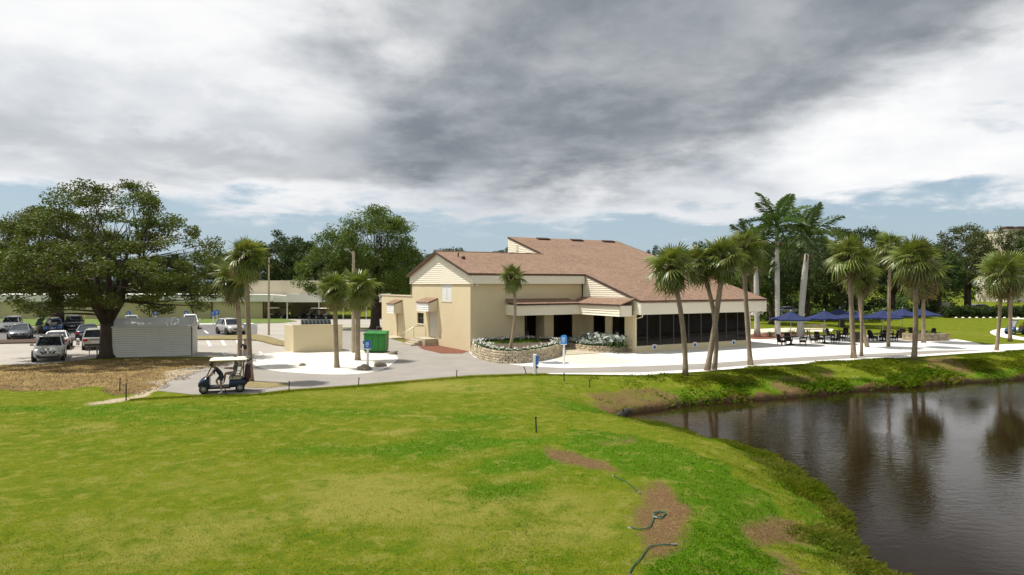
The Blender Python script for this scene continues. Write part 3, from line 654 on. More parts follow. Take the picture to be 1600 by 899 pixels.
# gable triangle and fascias of lapped siding
zg0 = ZFB; apex = roofz(VRIDGE)-.17
b = MB(); lap(b, 0, 0, ZFB, apex, -.05, -1, .17, 'y', lambda z: (max(-.42, (z-roofz(0)+.17)/RM), min(VG+.42, VG-(z-roofz(0)+.17)/RM)))
sid = b.build('gable_siding', M_SIDE, club, fix=False); sid['kind'] = 'stuff'
MB().prism([(-.05, -.45, ZFB), (-.05, VG+.45, ZFB), (-.05, VG+.45, roofz(EV)-.14), (-.05, VRIDGE, apex), (-.05, -.45, roofz(EV)-.14)], (.045, 0, 0)).build('gable_backing', M_TRIM, club)
MB().b2(-.10, -.05, VRIDGE-.16, VRIDGE+.16, apex-.75, apex-.35).build('gable_vent', M_WHITE, club)
b = MB(); b.quad((-.42, -.45, ZFB), (-.0, -.45, ZFB), (0, -.0, ZFB), (-.42, -.0, ZFB))
zf1 = roofz(EV)-.16
MB().b2(-.05, SRAKE-.15, EV+.03, EV+.1, ZFB, zf1).b2(-.05, SRAKE-.15, EV+.1, 0, ZFB, ZFB+.06).build('eave_box', M_TRIM, club)
b = MB(); lap(b, -.05, SRAKE-.15, ZFB, zf1, EV+.03, -1, .17); b.build('eave_siding', M_SIDE, club, fix=False)['kind'] = 'stuff'
for a_ in (-.11, SRAKE-.27): MB().b2(a_, a_+.1, EV-.03, EV+.045, ZFB-.01, zf1).build('corner_board', M_SIDE, club)
zf2 = roofz(VF-.1)-.15
MB().b2(SRAKE+.05, SEND-.05, VF, VF+.08, ZRB, zf2).b2(SRAKE+.05, SEND-.05, VF+.08, VR+.14, ZRB, ZRB+.05).b2(SR1, SEND-.05, VR+.14, 13, ZRB, ZRB+.05).build('wing_eave_box', M_TRIM, club)
b = MB(); lap(b, SRAKE+.05, SEND-.05, ZRB, zf2, VF, -1, .17); b.build('wing_eave_siding', M_SIDE, club, fix=False)['kind'] = 'stuff'
for a_ in (SRAKE, SEND-.17): MB().b2(a_, a_+.14, VF-.07, VF-.005, ZRB-.01, zf2+.03).build('corner_board', M_SIDE, club)
# white sided cheek of the wing roof (faces the gable side), and the one above the ridge
ck = SRAKE+.04
def cheek(vlo, vhi, zlow, name):
    MB().prism([(ck, vlo, zlow), (ck, vhi, max(zlow, 0)), (ck, vhi, roofz(vhi)-.15), (ck, vlo, roofz(vlo)-.15)], (.05, 0, 0)).build(name+'_backing', M_TRIM, club)
    b = MB(); lap(b, vlo, vhi, zlow, roofz(vhi)-.15, ck, -1, .17, 'y', lambda z: (max(vlo, (z-RZ0+.17)/RM), vhi)); b.build(name+'_siding', M_SIDE, club, fix=False)['kind'] = 'stuff'
cheek(VF, -.02, ZRB, 'cheek'); cheek(VRIDGE, VTOP, roofz(VRIDGE)-.9, 'clerestory')
MB().b2(ck-.09, ck-.02, VTOP-2.1, VTOP-1.75, roofz(VTOP)-1.55, roofz(VTOP)-1.0).build('gable_vent', M_TRIM, club)
MB().b2(ck, SEND-.2, VTOP-.15, VTOP-.05, 4, roofz(VTOP)-.16).build('clerestory_wall', M_TRIM, club)
MB().b2(SR1+.02, SEND-.07, 0, .01, 0, 0) if 0 else None
# entrance canopies
zc = [bl(807, y, 'v', -1.7)[2] for y in (477, 493.5)]; zw = zc[0]+.36; s0c = s_of(807, 485, -1.7); sc2 = SR0-1.42; VCE = VR-.12
def canopy(name, poly_front, top):
    pass
cano = MB().b2(s0c, sc2, -1.7, -.002, zc[1], zc[1]+.08).b2(s0c, sc2, -1.7, -1.62, zc[1]+.08, zc[0]).b2(s0c, s0c+.08, -1.62, -.002, zc[1]+.08, zc[0]).build('entrance_canopy', M_TRIM, club)
b = MB(); lap(b, s0c, sc2, zc[1], zc[0], -1.7, -1, .2); lap(b, -1.7, 0, zc[1], zc[0], s0c, -1, .2, 'y'); b.build('canopy_siding', M_SIDE, cano, fix=False)
MB().prism([(s0c-.08, -1.82, zc[0]-.02), (sc2, -1.82, zc[0]-.02), (sc2, 0, zw), (s0c-.08, 0, zw)], (0, 0, .1)).build('canopy_roof', M_SHIN, cano)
MB().b2(s0c-.09, sc2, -1.85, -1.825, zc[0]-.04, zc[0]+.1).build('canopy_edge', M_EDGE, cano)
cano = MB().b2(sc2, SR0-.002, VCE, -.002, zc[1]-.003, zc[1]+.07).b2(sc2, sc2+.08, VCE, -1.7, zc[1]+.07, zc[0]).b2(sc2+.08, SR0-.3, VCE, VCE+.08, zc[1]+.07, zc[0]).build('side_canopy', M_TRIM, club)
b = MB(); lap(b, VCE, -1.74, zc[1], zc[0], sc2, -1, .2, 'y'); lap(b, sc2, SR0-.3, zc[1], zc[0], VCE, -1, .2); b.build('canopy_siding', M_SIDE, cano, fix=False)
MB().prism([(sc2-.12, VCE-.08, zc[0]-.02), (sc2-.12, 0, zc[0]-.02), (SR0, 0, zw+.1), (SR0, VCE-.08, zw+.1)], (0, 0, .1)).build('canopy_roof', M_SHIN, cano)
MB().b2(sc2-.15, sc2-.122, VCE-.08, -1.86, zc[0]-.04, zc[0]+.1).build('canopy_edge', M_EDGE, cano)
# service-door awnings on the gable wall and the annex
def awning(px_a, px_b, px_c, ytop, ymid, ybot, parent=club):
    va = v_of(px_c, ymid, 0); dep = -1.25
    for k in range(40):                              # depth from where its outer corner shows
        if bl(px_b, ymid, 'v', va)[0] < dep: break
    dep = bl(px_b, ymid, 'v', va)[0]; vb = bl(px_a, ymid, 's', dep)[1]
    z1 = bl(px_b, ymid, 's', dep)[2]; z0 = bl(px_b, ybot, 's', dep)[2]; zt = z1+.32
    aw = MB().b2(dep, -.002, va, vb, z0, z0+.06).b2(dep, dep+.05, va, vb, z0+.06, z1).prism([(dep+.05, va, z0+.06), (-.002, va, z0+.06), (-.002, va, zt-.02), (dep+.05, va, z1)], (0, .05, 0)).prism([(dep+.05, vb-.05, z0+.06), (-.002, vb-.05, z0+.06), (-.002, vb-.05, zt-.02), (dep+.05, vb-.05, z1)], (0, .05, 0)).build('awning', M_TRIM, parent)
    b = MB(); lap(b, va, vb, z0, z1, dep, -1, .18, 'y'); b.build('awning_siding', M_WHITE, aw, fix=False)
    MB().prism([(dep-.1, va-.08, z1), (0, va-.08, zt+.04), (0, vb+.08, zt+.04), (dep-.1, vb+.08, z1)], (0, 0, .09)).build('awning_roof', M_SHIN, aw)
    return va, vb, dep
aw1 = awning(651.5, 670, 684, 467, 474, 487); aw2 = awning(605, 616, 628.5, 469, 476, 490)
# steps with landing and handrails
st = MB().b2(-1.25, -.002, d1[0]-.35, d1[1]+.5, 0, zd1).build('step', M_STEP, club)
for k in range(3): MB().b2(-1.25-.34*(k+1), -1.25-.34*k-.002, d1[0]+.25, d1[1]+.6, 0, zd1*(3-k)/4).build('step', M_STEP, club)
def rail(pts, r=.022): MB().tube(pts, r, 6).build('handrail', M_METAL, club)
va, vb = d1[1]+.5, d1[1]+.5
rail([(-2.25, vb, .0), (-2.25, vb, .95), (-1.2, vb, zd1+.95), (-.1, vb, zd1+.95), (-.1, vb, zd1)]); rail([(-1.2, vb, zd1), (-1.2, vb, zd1+.95)])
rail([(-1.3, d2[1]+.7, 0), (-1.3, d2[1]+.7, 1.), (-1.3, d2[1]+2.4, 1.), (-1.3, d2[1]+2.4, 0)])
MB().b2(-1.35, -.002, d2[0]-.4, d2[1]+.9, 0, .15).build('step', M_STEP, club)
# corner posts, downspouts, floodlights, plaques, roof fittings
MB().b2(SR1-.36, SR1+.002, VR-.01, VR+.4, 0, ZRB).build('corner_post', M_STUC, club)
MB().b2(SR0-.012, SR0+.3, VR-.012, VR+.5, 0, ZRB).build('corner_post', M_STUC, club)
MB().tube([(SRAKE+.3, VF+.02, ZRB), (SRAKE+.3, VF+.1, ZRB-.18), (SR0+.12, VR-.07, ZRB-.34), (SR0+.12, VR-.07, .05)], .045, 6).build('downspout', M_TRIM, club)
MB().tube([(SEND-.3, VF+.02, ZRB), (SEND-.3, VF+.1, ZRB-.12), (SR1+.08, VR+.06, ZRB-.3), (SR1+.08, VR+.06, .05)], .045, 6).build('downspout', M_TRIM, club)
for k in (-.12, .1):
    fl = MB().lathe([(.03, 0), (.09, .05), (.1, .16)], 10, (.3+k*2, -.1, ZFB-.1), 'y'); fl.v = [(x, -.06-(y+.1), z) for x, y, z in fl.v]; fl.build('floodlight', M_WHITE, club)
M_SIGNB = mat('sign_blue', (.015, .12, .55), .45, .08, 4.); M_NAVY = mat('plaque_blue', (.02, .07, .33), .5, .1, 6.)
for p in (1022.5, 1085.5, 1146):
    s = s_of(p, 541, VR); pl = MB().b2(s-.2, s+.2, VR-.03, VR-.002, .17, .57).build('plaque', M_WHITE, club)
    MB().prism([(s-.13, VR-.034, .24), (s+.13, VR-.034, .24), (s+.11, VR-.034, .40), (s, VR-.034, .52), (s-.11, VR-.034, .40)], (0, .003, 0)).build('plaque_mark', M_NAVY, pl)
for px in ((840, 858), (893, 910), (942, 959)):
    v = VTOP-.7; s0, s1 = s_of(px[0], 374, v), s_of(px[1], 374, v)
    MB().prism([(s0, v-.25, roofz(v-.25)-.02), (s1, v-.25, roofz(v-.25)-.02), (s1, v-.25, roofz(v-.25)+.17), (s0, v-.25, roofz(v-.25)+.17)], (0, .5, .13)).build('roof_vent', M_EDGE, club)
for px, py, r in ((716, 401, .06), (724, 405, .17)):
    v = 4.6 if r < .1 else 3.9; s = s_of(px, py, v); MB().lathe([(r, -.1), (r, .3 if r < .1 else .18), (r*.6, .36 if r < .1 else .24)], 8, (s, v, roofz(v))).build('vent_pipe', M_EDGE, club)
MB().b2(.1, SR1-.1, VR+.9, 12.8, .02, .06).build('floor', M_STEP, club)

# ------------------------------------------------------------------ planters built of split-face blocks
M_BLOCK = mat('split_face_block', (.60, .50, .35), .95, .3, 2.5, fscale=20, fvar=.25, bump=1., bscale=22, rand=.22)
M_SOIL = mat('planter_soil', (.10, .07, .04), .95, .3, 4., bump=.6)
def block_mesh(L=.40, D=.26, Hh=.16, seed=0):
    r = random.Random(seed); b = MB(); nx = 3; rows = [0, Hh*.5, Hh]
    fr = [[(-L/2+.012+(L-.024)*i/nx, -D/2-r.uniform(.0, .05)*(1 if 0 < j < 2 else .35), z) for i in range(nx+1)] for j, z in enumerate(rows)]
    for j in range(2):
        for i in range(nx): b.quad(fr[j][i], fr[j][i+1], fr[j+1][i+1], fr[j+1][i])
    bk = lambda i, z: (-L/2+.02+(L-.04)*i/nx, D/2, z)
    for i in range(nx): b.quad(fr[2][i], fr[2][i+1], bk(i+1, Hh), bk(i, Hh))
    b.quad(fr[0][0], fr[1][0], fr[2][0], bk(0, Hh), bk(0, 0)); b.quad(fr[0][nx], bk(nx, 0), bk(nx, Hh), fr[2][nx], fr[1][nx])
    return b.mesh('block', M_BLOCK)
BLK = [block_mesh(seed=k) for k in range(4)]
def planter(label, pts, courses, hb=.165):
    pts = [Vector((*p, 0)) for p in pts]
    for _ in range(2):
        q = [pts[0]]
        for a, b_ in zip(pts[:-1], pts[1:]): q += [a*.75+b_*.25, a*.25+b_*.75]
        q.append(pts[-1]); pts = q
    root = thing('block_planter', label, 'planter', (pts[0]+pts[-1])/2); o0 = root.location.copy()
    cs = [0]
    for a, b_ in zip(pts[:-1], pts[1:]): cs.append(cs[-1]+(b_-a).length)
    def pos(u):
        for i in range(len(pts)-1):
            if u <= cs[i+1]: f = (u-cs[i])/max(1e-6, cs[i+1]-cs[i]); return pts[i].lerp(pts[i+1], f), (pts[i+1]-pts[i]).normalized()
        return pts[-1], (pts[-1]-pts[-2]).normalized()
    for c in range(courses):
        u = .2+(c % 2)*.2; k = 0
        while u < cs[-1]-.1:
            p, t = pos(u); nrm = Vector((-t.y, t.x, 0)); p = p+nrm*(.02*c+random.uniform(-.012, .012))
            link(random.choice(BLK), 'block', root, p-o0+Vector((0, 0, c*hb+.004)), (0, 0, math.atan2(t.y, t.x)+random.uniform(-.03, .03))); u += .40; k += 1
    inner = [p+Vector((-(pos(cs[i])[1].y), pos(cs[i])[1].x, 0))*.1 for i, p in enumerate(pts)]
    b = MB(); zz = courses*hb-.06; b.v = [tuple(p-o0+Vector((0, 0, zz))) for p in inner]; b.f = [tuple(range(len(inner)))]; b.mi = [0]; b.build('soil', M_SOIL, root)
    return root, pts, courses*hb, pos, cs[-1]
def loc2w(s, v): p = A0.xy+U*s+W*v; return (p.x, p.y)
pl1 = planter('taller curved planter of split-face blocks at the clubhouse corner', [gp(739, 551), gp(742, 557), gp(760, 564), gp(785, 568.5), gp(812, 568.5), gp(845, 564), gp(872, 557.5), gp(877, 550), gp(868, 545), loc2w(5.0, -.2)], 5)
pl2 = planter('low curved planter of split-face blocks by the side windows', [loc2w(SR0-1.2, -.9), gp(886, 543), gp(900, 547.5), gp(925, 550.5), gp(955, 551.5), gp(978, 550), loc2w(SR0-.1, VR+.3)], 3)
# ------------------------------------------------------------------ vegetation
M_BARKO = mat('oak_bark', (.085, .062, .045), .95, .35, 2., fscale=14, fvar=.4, bump=1., bscale=18)
M_BARKP = mat('palm_bark', (.37, .285, .195), .95, .3, 1.5, fscale=9, fvar=.35, bump=1., bscale=12)
M_BARKR = mat('royal_palm_bark', (.62, .59, .54), .9, .2, 1.2, fscale=6, fvar=.2, bump=.5, bscale=10)
M_BOOT = mat('palm_boot', (.115, .060, .035), .95, .45, 6., fscale=14, fvar=.5, bump=1., bscale=16)
M_SHAFT = mat('crown_shaft', (.09, .15, .03), .5, .2, 2.)
M_LEAF = [mat('oak_leaf', (.062, .096, .012), .55, .35, .9, col2=(.118, .132, .024), trans=.25, rand=.10, spec=.3),
          mat('light_leaf', (.075, .128, .018), .55, .35, .9, col2=(.120, .160, .026), trans=.3, rand=.10, spec=.3),
          mat('dark_leaf', (.032, .062, .013), .6, .35, .9, col2=(.062, .090, .020), trans=.2, rand=.16, spec=.25),
          mat('olive_leaf', (.062, .080, .022), .6, .35, .9, col2=(.095, .100, .035), trans=.2, rand=.14, spec=.25)]
M_FROND = mat('palm_frond', (.112, .160, .026), .38, .3, 1.3, col2=(.21, .225, .060), trans=.28, rand=.32, spec=.5)
M_FRONDG = mat('royal_frond', (.055, .110, .020), .42, .3, 1.3, col2=(.10, .145, .030), trans=.25, rand=.2, spec=.45)
M_DEAD = mat('dead_frond', (.24, .165, .085), .9, .3, 2., col2=(.15, .095, .05), trans=.1, rand=.25)
M_YELF = mat('yellowing_frond', (.20, .19, .05), .6, .3, 2., col2=(.12, .13, .03), trans=.2, rand=.2)
def leaf_cloud(centres, radii, per, size, seed, flat=.62):
    """many leaf-sized quads gathered in flattened clumps"""
    r = np.random.default_rng(seed); n = len(centres)*per
    c = np.repeat(np.array(centres), per, 0); rad = np.repeat(np.array(radii), per)
    d = r.normal(size=(n, 3)); d /= np.linalg.norm(d, axis=1)[:, None]; d[:, 2] *= flat
    q = r.uniform(0, 1, n)**.45; p = c+d*(rad*q)[:, None]
    a = r.normal(size=(n, 3)); a[:, 2] *= .6; a /= np.linalg.norm(a, axis=1)[:, None]
    bvec = r.normal(size=(n, 3)); bvec -= a*np.sum(a*bvec, 1)[:, None]; bvec /= np.linalg.norm(bvec, axis=1)[:, None]
    s = size*r.uniform(.6, 1.4, n)[:, None]
    V = np.stack([p-a*s, p+bvec*s*.45, p+a*s, p-bvec*s*.45], 1)
    return V.reshape(-1, 3), np.arange(n*4).reshape(-1, 4)
def make_tree(seed, lobes, trunk_h, trunk_r, nclump, per, leaf, crad, m_leaf, limbs=6, fork=.35, lean=(0, 0), shell=.55, trunk_pts=None, flat=.6):
    """lobes: ellipsoids (x, y, z, rx, ry, rz) of the crown; clumps sit mostly near their skin and hang on limbs"""
    r = random.Random(seed); vol = [l[3]*l[4]*l[5] for l in lobes]; cl = []; tries = 0
    while len(cl) < nclump and tries < nclump*30:
        tries += 1; l = r.choices(lobes, vol)[0]
        d = Vector((r.gauss(0, 1), r.gauss(0, 1), r.gauss(.15, 1))).normalized(); q = shell+(1-shell)*r.random()**.6
        p = Vector((l[0]+d.x*l[3]*q, l[1]+d.y*l[4]*q, l[2]+d.z*l[5]*q))
        inner = any(((p.x-k[0])/k[3])**2+((p.y-k[1])/k[4])**2+((p.z-k[2])/k[5])**2 < .42 for k in lobes)
        if inner and r.random() < .72: continue
        if any((p-c).length < crad*.62 for c in cl): continue
        cl.append(p)
    fk = Vector((lean[0], lean[1], trunk_h)); b = MB(); prof = [1.55, 1.12, 1., .95, .92]
    tp = [Vector((lean[0]*t*t, lean[1]*t*t, trunk_h*t)) for t in (0, .12, .35, .7, 1.)]
    b.tube(tp, [trunk_r*k for k in prof], 10)
    # main limbs towards spread-out directions, then boughs to every clump
    cen = sum(cl, Vector())/len(cl); mains = []
    for k in range(limbs):
        th = 2*math.pi*(k+r.uniform(-.2, .2))/limbs; rr = max(l[3] for l in lobes)*r.uniform(.35, .62)
        e = Vector((cen.x+math.cos(th)*rr, cen.y+math.sin(th)*rr, cen.z+r.uniform(-.25, .35)*lobes[0][5]))
        s = tp[-1]-Vector((0, 0, r.uniform(0, .12)*trunk_h)); m1 = s.lerp(e, .38)+Vector((r.uniform(-.4, .4), r.uniform(-.4, .4), r.uniform(-.1, .6))); m2 = s.lerp(e, .7)+Vector((r.uniform(-.5, .5), r.uniform(-.5, .5), r.uniform(.1, .7)))
        pts = [s, m1, m2, e]; rad = [trunk_r*.62, trunk_r*.44, trunk_r*.3, trunk_r*.15]; b.tube(pts, rad, 7)
        for i in range(3):
            for f in (0, .33, .66): mains.append((pts[i].lerp(pts[i+1], f), rad[i]+(rad[i+1]-rad[i])*f))
        mains.append((e, rad[-1]))
    for c in cl:
        p, rr = min(mains, key=lambda q: (q[0]-c).length+max(0, q[0].z-c.z)*.5)
        mid = p.lerp(c, .5)+Vector((r.uniform(-.3, .3), r.uniform(-.3, .3), r.uniform(-.1, .4)))*min(1, (c-p).length*.3)
        r0 = min(rr*.6, .035+.018*(c-p).length); b.tube([p, mid, c], [r0, r0*.6, r0*.25], 4, False)
    tm = b.mesh('trunk', M_BARKO, True, False)
    rad = [crad*r.uniform(.7, 1.25) for _ in cl]
    V, Fc = leaf_cloud([tuple(c) for c in cl], rad, per, leaf, seed+100, flat)
    cm = np_mesh('crown', V, Fc, m_leaf)
    return tm, cm
def put_tree(tm, cm, name, label, loc, rz=0., scale=1., group=None, cat='tree'):
    t = thing(name, label, cat, loc, rz, group); t.scale = scale if hasattr(scale, '__len__') else (scale,)*3
    link(tm, 'trunk', t); link(cm, 'crown', t); return t
# the great oak by the shed
ob = gp(167, 559)
pm = 1/F*ob[1]                                   # metres per photo pixel at the oak
def lobe(px, py, rx, ry, dy=0., ryd=None): return ((px-167)*pm, dy, H-(py-HZ)*pm, rx*pm, (ryd or rx)*pm, ry*pm)
tm, cm = make_tree(11, [lobe(175,340,95,58,0,100), lobe(255,400,85,62,-.5,90), lobe(90,385,80,62,.5,90), lobe(180,425,130,52,-1.5,110), lobe(310,440,40,46,.5,50), lobe(20,410,40,60,.5,60), lobe(60,460,60,34,1,60), lobe(255,462,60,26,1.5,50), lobe(150,420,100,40,-5,60), lobe(60,425,70,40,-5,50), lobe(270,440,60,34,-4.5,50)], 2.5, .48, 275, 240, .098, .84, M_LEAF[0], 8, shell=.62)  # last lobes added towards the camera to shade the dry ground
put_tree(tm, cm, 'oak_tree', 'great spreading oak with a forked trunk beside the small white shed', (*ob, 0))
b = MB()
# second oak, half hidden, further into the car park
o2 = gp(90, 516)
tm2, cm2 = make_tree(23, [(0, 0, 9., 5.5, 5.5, 3.6), (-5, .5, 8.2, 5, 4.8, 3.6), (3.6, 0, 7.6, 4, 4, 3.), (-1, -1, 6.2, 6.2, 5, 2.2), (-9, 0, 7.2, 3.2, 4, 3)], 3.6, .62, 150, 260, .125, 1.25, M_LEAF[0], 7)
put_tree(tm2, cm2, 'oak_tree', 'dense dark oak standing between the parked cars and the cream golf cart', (*o2, 0), 0, 1.12)
# lighter oak beside the carport
o3 = gp(586, 514.5); pm3 = o3[1]/F
def lobe3(px, py, rx, ry): return ((px-586)*pm3, random.uniform(-1, 1), H-(py-HZ)*pm3, rx*pm3, rx*pm3, ry*pm3)
tm3, cm3 = make_tree(37, [lobe3(585,378,62,50), lobe3(535,400,50,46), lobe3(625,415,34,46), lobe3(500,432,34,28), lobe3(590,440,62,24)], 3.9, .52, 200, 260, .118, 1.1, M_LEAF[1], 7, shell=.35, flat=.8)
put_tree(tm3, cm3, 'oak_tree', 'light green feathery oak beside the carport and the clubhouse annex', (*o3, 0))
# background trees from four prototypes
PROT = [make_tree(51, [(0, 0, 8.2, 4.6, 4.6, 3.4), (2.5, 0, 7, 3.2, 3.4, 2.6), (-2.6, .5, 7.2, 3.4, 3.4, 2.8), (0, 0, 5.4, 4.4, 4.4, 2.)], 3.2, .38, 95, 170, .17, 1.15, M_LEAF[2], 5),
        make_tree(52, [(0, 0, 7.6, 5.2, 5, 3.2), (3, -.5, 8.4, 2.8, 3, 2.4), (-3.4, 0, 6.4, 3, 3.2, 2.4), (1, 0, 5, 5, 4.6, 1.8)], 2.8, .42, 100, 170, .17, 1.15, M_LEAF[2], 6),
        make_tree(53, [(0, 0, 9, 3.8, 3.8, 3.2), (1.6, 0, 6.6, 4.2, 4, 2.8), (-2, 0, 7.6, 3.2, 3, 2.6)], 3.6, .34, 85, 150, .17, 1.1, M_LEAF[1], 5),
        make_tree(54, [(0, 0, 9.2, 5.2, 4.4, 2.2), (2.4, 0, 7.4, 4.6, 4, 2.), (-2.8, 0, 7.8, 4.4, 4, 2.), (-.6, 0, 5.6, 5.4, 4.6, 1.5), (.4, 0, 10.6, 3., 3., 1.2)], 3.4, .5, 120, 120, .15, 1.0, M_LEAF[3], 7, shell=.3)]
def far_tree(px, Y, top, wpx, kind, label, group=None, rz=None):
    hgt = H+(HZ-top)/F*Y; base = {0: 11.9, 1: 11.1, 2: 12.4, 3: 12.2}[kind]; sw = (wpx/F*Y)/{0: 11.2, 1: 12.4, 2: 9.4, 3: 13}[kind]; s = hgt/base
    return put_tree(*PROT[kind], 'background_tree' if group else 'shade_tree', label, ((px-800)/F*Y, Y, -.02), random.uniform(0, 6) if rz is None else rz, (sw, sw, s), group)
g1 = 'trees behind the long low building'; l1 = 'dark green tree rising behind the long low building'
for lab_, a in zip(('dark tree behind the long low building, above the thin lamp pole', 'dark tree behind the long low building, behind the two palms at the navy cart', 'dark tree behind the long low building, over the end of the upper block', 'dark tree behind the long low building, above the blue carport sign', 'dark tree behind the long low building, just behind the tall cart palm crown', 'dark tree behind the long low building, behind the shed-side half of the great oak', 'dark tree behind the long low building, directly behind the great oak trunk', 'dark tree behind the long low building, behind the second oak', 'dark tree behind the long low building, past the white SUV', 'dark tree behind the long low building, behind the light green oak', 'dark tree behind the long low building, between the light green oak and the annex'), ((440,138,359,105,0),(352,146,392,100,1),(482,150,376,90,1),(520,158,384,90,0),(395,160,388,90,0),(260,150,402,130,1),(160,155,410,130,0),(50,150,402,130,1),(-40,146,396,130,0),(560,150,392,90,1),(615,165,394,90,0))): far_tree(*a, lab_, g1)
g2 = 'treetops showing over the clubhouse roof'; l2 = 'dark treetop showing over the clubhouse roof'
for lab_, a in zip(('dark treetop showing over the clubhouse, at the foot of the gable', 'dark treetop showing over the clubhouse, where the low ridge starts', 'dark treetop showing over the clubhouse, over the annex roof', 'dark treetop showing over the clubhouse, beside the white clerestory gable', 'dark treetop showing over the clubhouse, past the end of the high ridge', 'dark treetop showing over the clubhouse, over the middle of the low ridge'), ((655,150,389,70,0),(700,155,386,80,1),(640,170,392,80,1),(790,170,384,56,0),(1022,165,383,46,0),(745,185,398,80,1))): far_tree(*a, lab_, g2)
g3 = 'shade trees beyond the patio'; l3 = 'dense dark shade tree beyond the patio umbrellas'
for lab_, a in zip(('dense dark shade tree beyond the patio, behind the crossing palms', 'dense dark shade tree beyond the patio, behind the straight palm at the patio', 'dense dark shade tree beyond the patio, behind the tallest royal palm', 'dense dark shade tree beyond the patio, behind the stout royal palm', 'dense dark shade tree beyond the patio, behind the brown collared bank palm', 'dense dark shade tree beyond the patio, the tallest, behind the curved plaza palm', 'dense dark shade tree beyond the patio, behind the slender plaza palm', 'dense dark shade tree beyond the patio, behind the palm with the dead skirt', 'dense dark shade tree beyond the patio, rear row behind the second umbrella', 'dense dark shade tree beyond the patio, rear row between the royal palms', 'dense dark shade tree beyond the patio, beside the grey utility cabinet'), ((1105,118,376,110,0),(1165,104,368,110,1),(1205,92,374,105,0),(1262,100,362,120,1),(1315,86,366,120,0),(1345,112,351,110,1),(1395,118,372,110,0),(1440,124,378,100,1),(1290,130,372,130,0),(1225,128,380,120,1),(1468,116,384,80,0))): far_tree(*a, lab_, g3)
far_tree(1512, 122, 346, 130, 3, 'tall olive-green tree with open tiered boughs behind the clipped hedge', rz=1.)
far_tree(1578, 128, 352, 100, 3, 'olive-green open tree in front of the apartment tower', rz=2.6)
far_tree(1640, 118, 356, 120, 1, 'dark tree partly hiding the apartment tower')
g4 = 'far wood behind the lawns'
tr = MB()
def wood():
    r = np.random.default_rng(5); cs, rd = [], []
    for k in range(520):
        px = r.uniform(-250, 1900); Y = r.uniform(190, 260); hh = r.uniform(0, 1)*(8.5+3.2*math.sin(px*.021)+2.*math.sin(px*.057+1)) ; cs.append(((px-800)/F*Y, Y, hh)); rd.append(r.uniform(2.2, 3.6))
    V, Fc = leaf_cloud(cs, rd, 60, .55, 9, .8); link(np_mesh('far_wood', V, Fc, M_LEAF[2]), 'far_wood', kind='stuff', label='far dark wood along the horizon')
wood()
def understorey(name, label, pxa, pxb, Ya, Yb, n, hmax, m, seed):
    r = np.random.default_rng(seed); cs, rd = [], []
    for k in range(n):
        px = r.uniform(pxa, pxb); Y = r.uniform(Ya, Yb); f = .55+.45*math.sin(px*.05+Y)*math.sin(px*.021+seed); cs.append(((px-800)/F*Y, Y, r.uniform(.1, 1)**1.3*hmax*f)); rd.append(r.uniform(.7, 1.3))
    V, Fc = leaf_cloud(cs, rd, 60, .24, seed+1, .8); link(np_mesh(name, V, Fc, m), name, kind='stuff', label=label)
understorey('undergrowth', 'dark shrubby undergrowth beneath the shade trees beyond the patio', 1060, 1490, 122, 140, 420, 4.2, M_LEAF[2], 3)
understorey('undergrowth', 'dark shrubby undergrowth behind the long low building', -260, 660, 135, 160, 520, 6.5, M_LEAF[2], 4)
understorey('undergrowth', 'scattered low shrubs beside the pale road', 1190, 1400, 98, 110, 70, 2., M_LEAF[1], 5)

# ---- palms
def fan_frond(seed, droop=.35, spread=150, segs=20, fold=.45, plen=.42, flen=.58):
    """costapalmate leaf: stalk and a fan of narrow drooping segments; grows along +x, unit reach"""
    r = random.Random(seed); b = MB()
    b.tube([(0, 0, 0), (plen*.5, 0, .035), (plen, 0, .0)], [.016, .011, .008], 4, False)
    for k in range(segs):
        f = (k+.5)/segs*2-1; th = f*R(spread); L = flen*(1-.28*abs(f)**1.5)*r.uniform(.78, 1.1)
        d = Vector((math.cos(th), math.sin(th), 0)); n = Vector((-d.y, d.x, 0)); w = .022
        z = lambda t: -.10*abs(f)*t*fold*4-droop*L*t**2.2
        p0 = Vector((plen-.02, 0, 0)); q = [p0+d*L*t+Vector((0, 0, z(t)+r.uniform(-.006, .006))) for t in (.06, .42, .74, 1.)]
        hz = Vector((0, 0, .010)); i = len(b.v)
        b.v += [tuple(q[0]), tuple(q[1]-n*w+hz), tuple(q[1]+n*w-hz), tuple(q[2]-n*w*.8+hz), tuple(q[2]+n*w*.8-hz), tuple(q[3])]
        b.f += [(i, i+2, i+1), (i+1, i+2, i+4, i+3), (i+3, i+4, i+5)]; b.mi += [0]*3
    return b
FAN = [fan_frond(1, .16, 115).mesh('frond', M_FROND), fan_frond(2, .34, 130).mesh('frond', M_FROND), fan_frond(3, .8, 140, fold=.6).mesh('frond', M_FROND), fan_frond(7, .52, 138).mesh('frond', M_FROND)]
FANY = [fan_frond(4, .8, 140, fold=.5).mesh('frond', M_YELF)]
FAND = [fan_frond(5, 1.1, 110, 18, .8).mesh('dead_frond', M_DEAD), fan_frond(6, .9, 80, 16, .8).mesh('dead_frond', M_DEAD)]
def bez(p0, p1, p2, n): return [p0*(1-t)**2+p1*2*t*(1-t)+p2*t*t for t in [k/(n-1) for k in range(n)]]
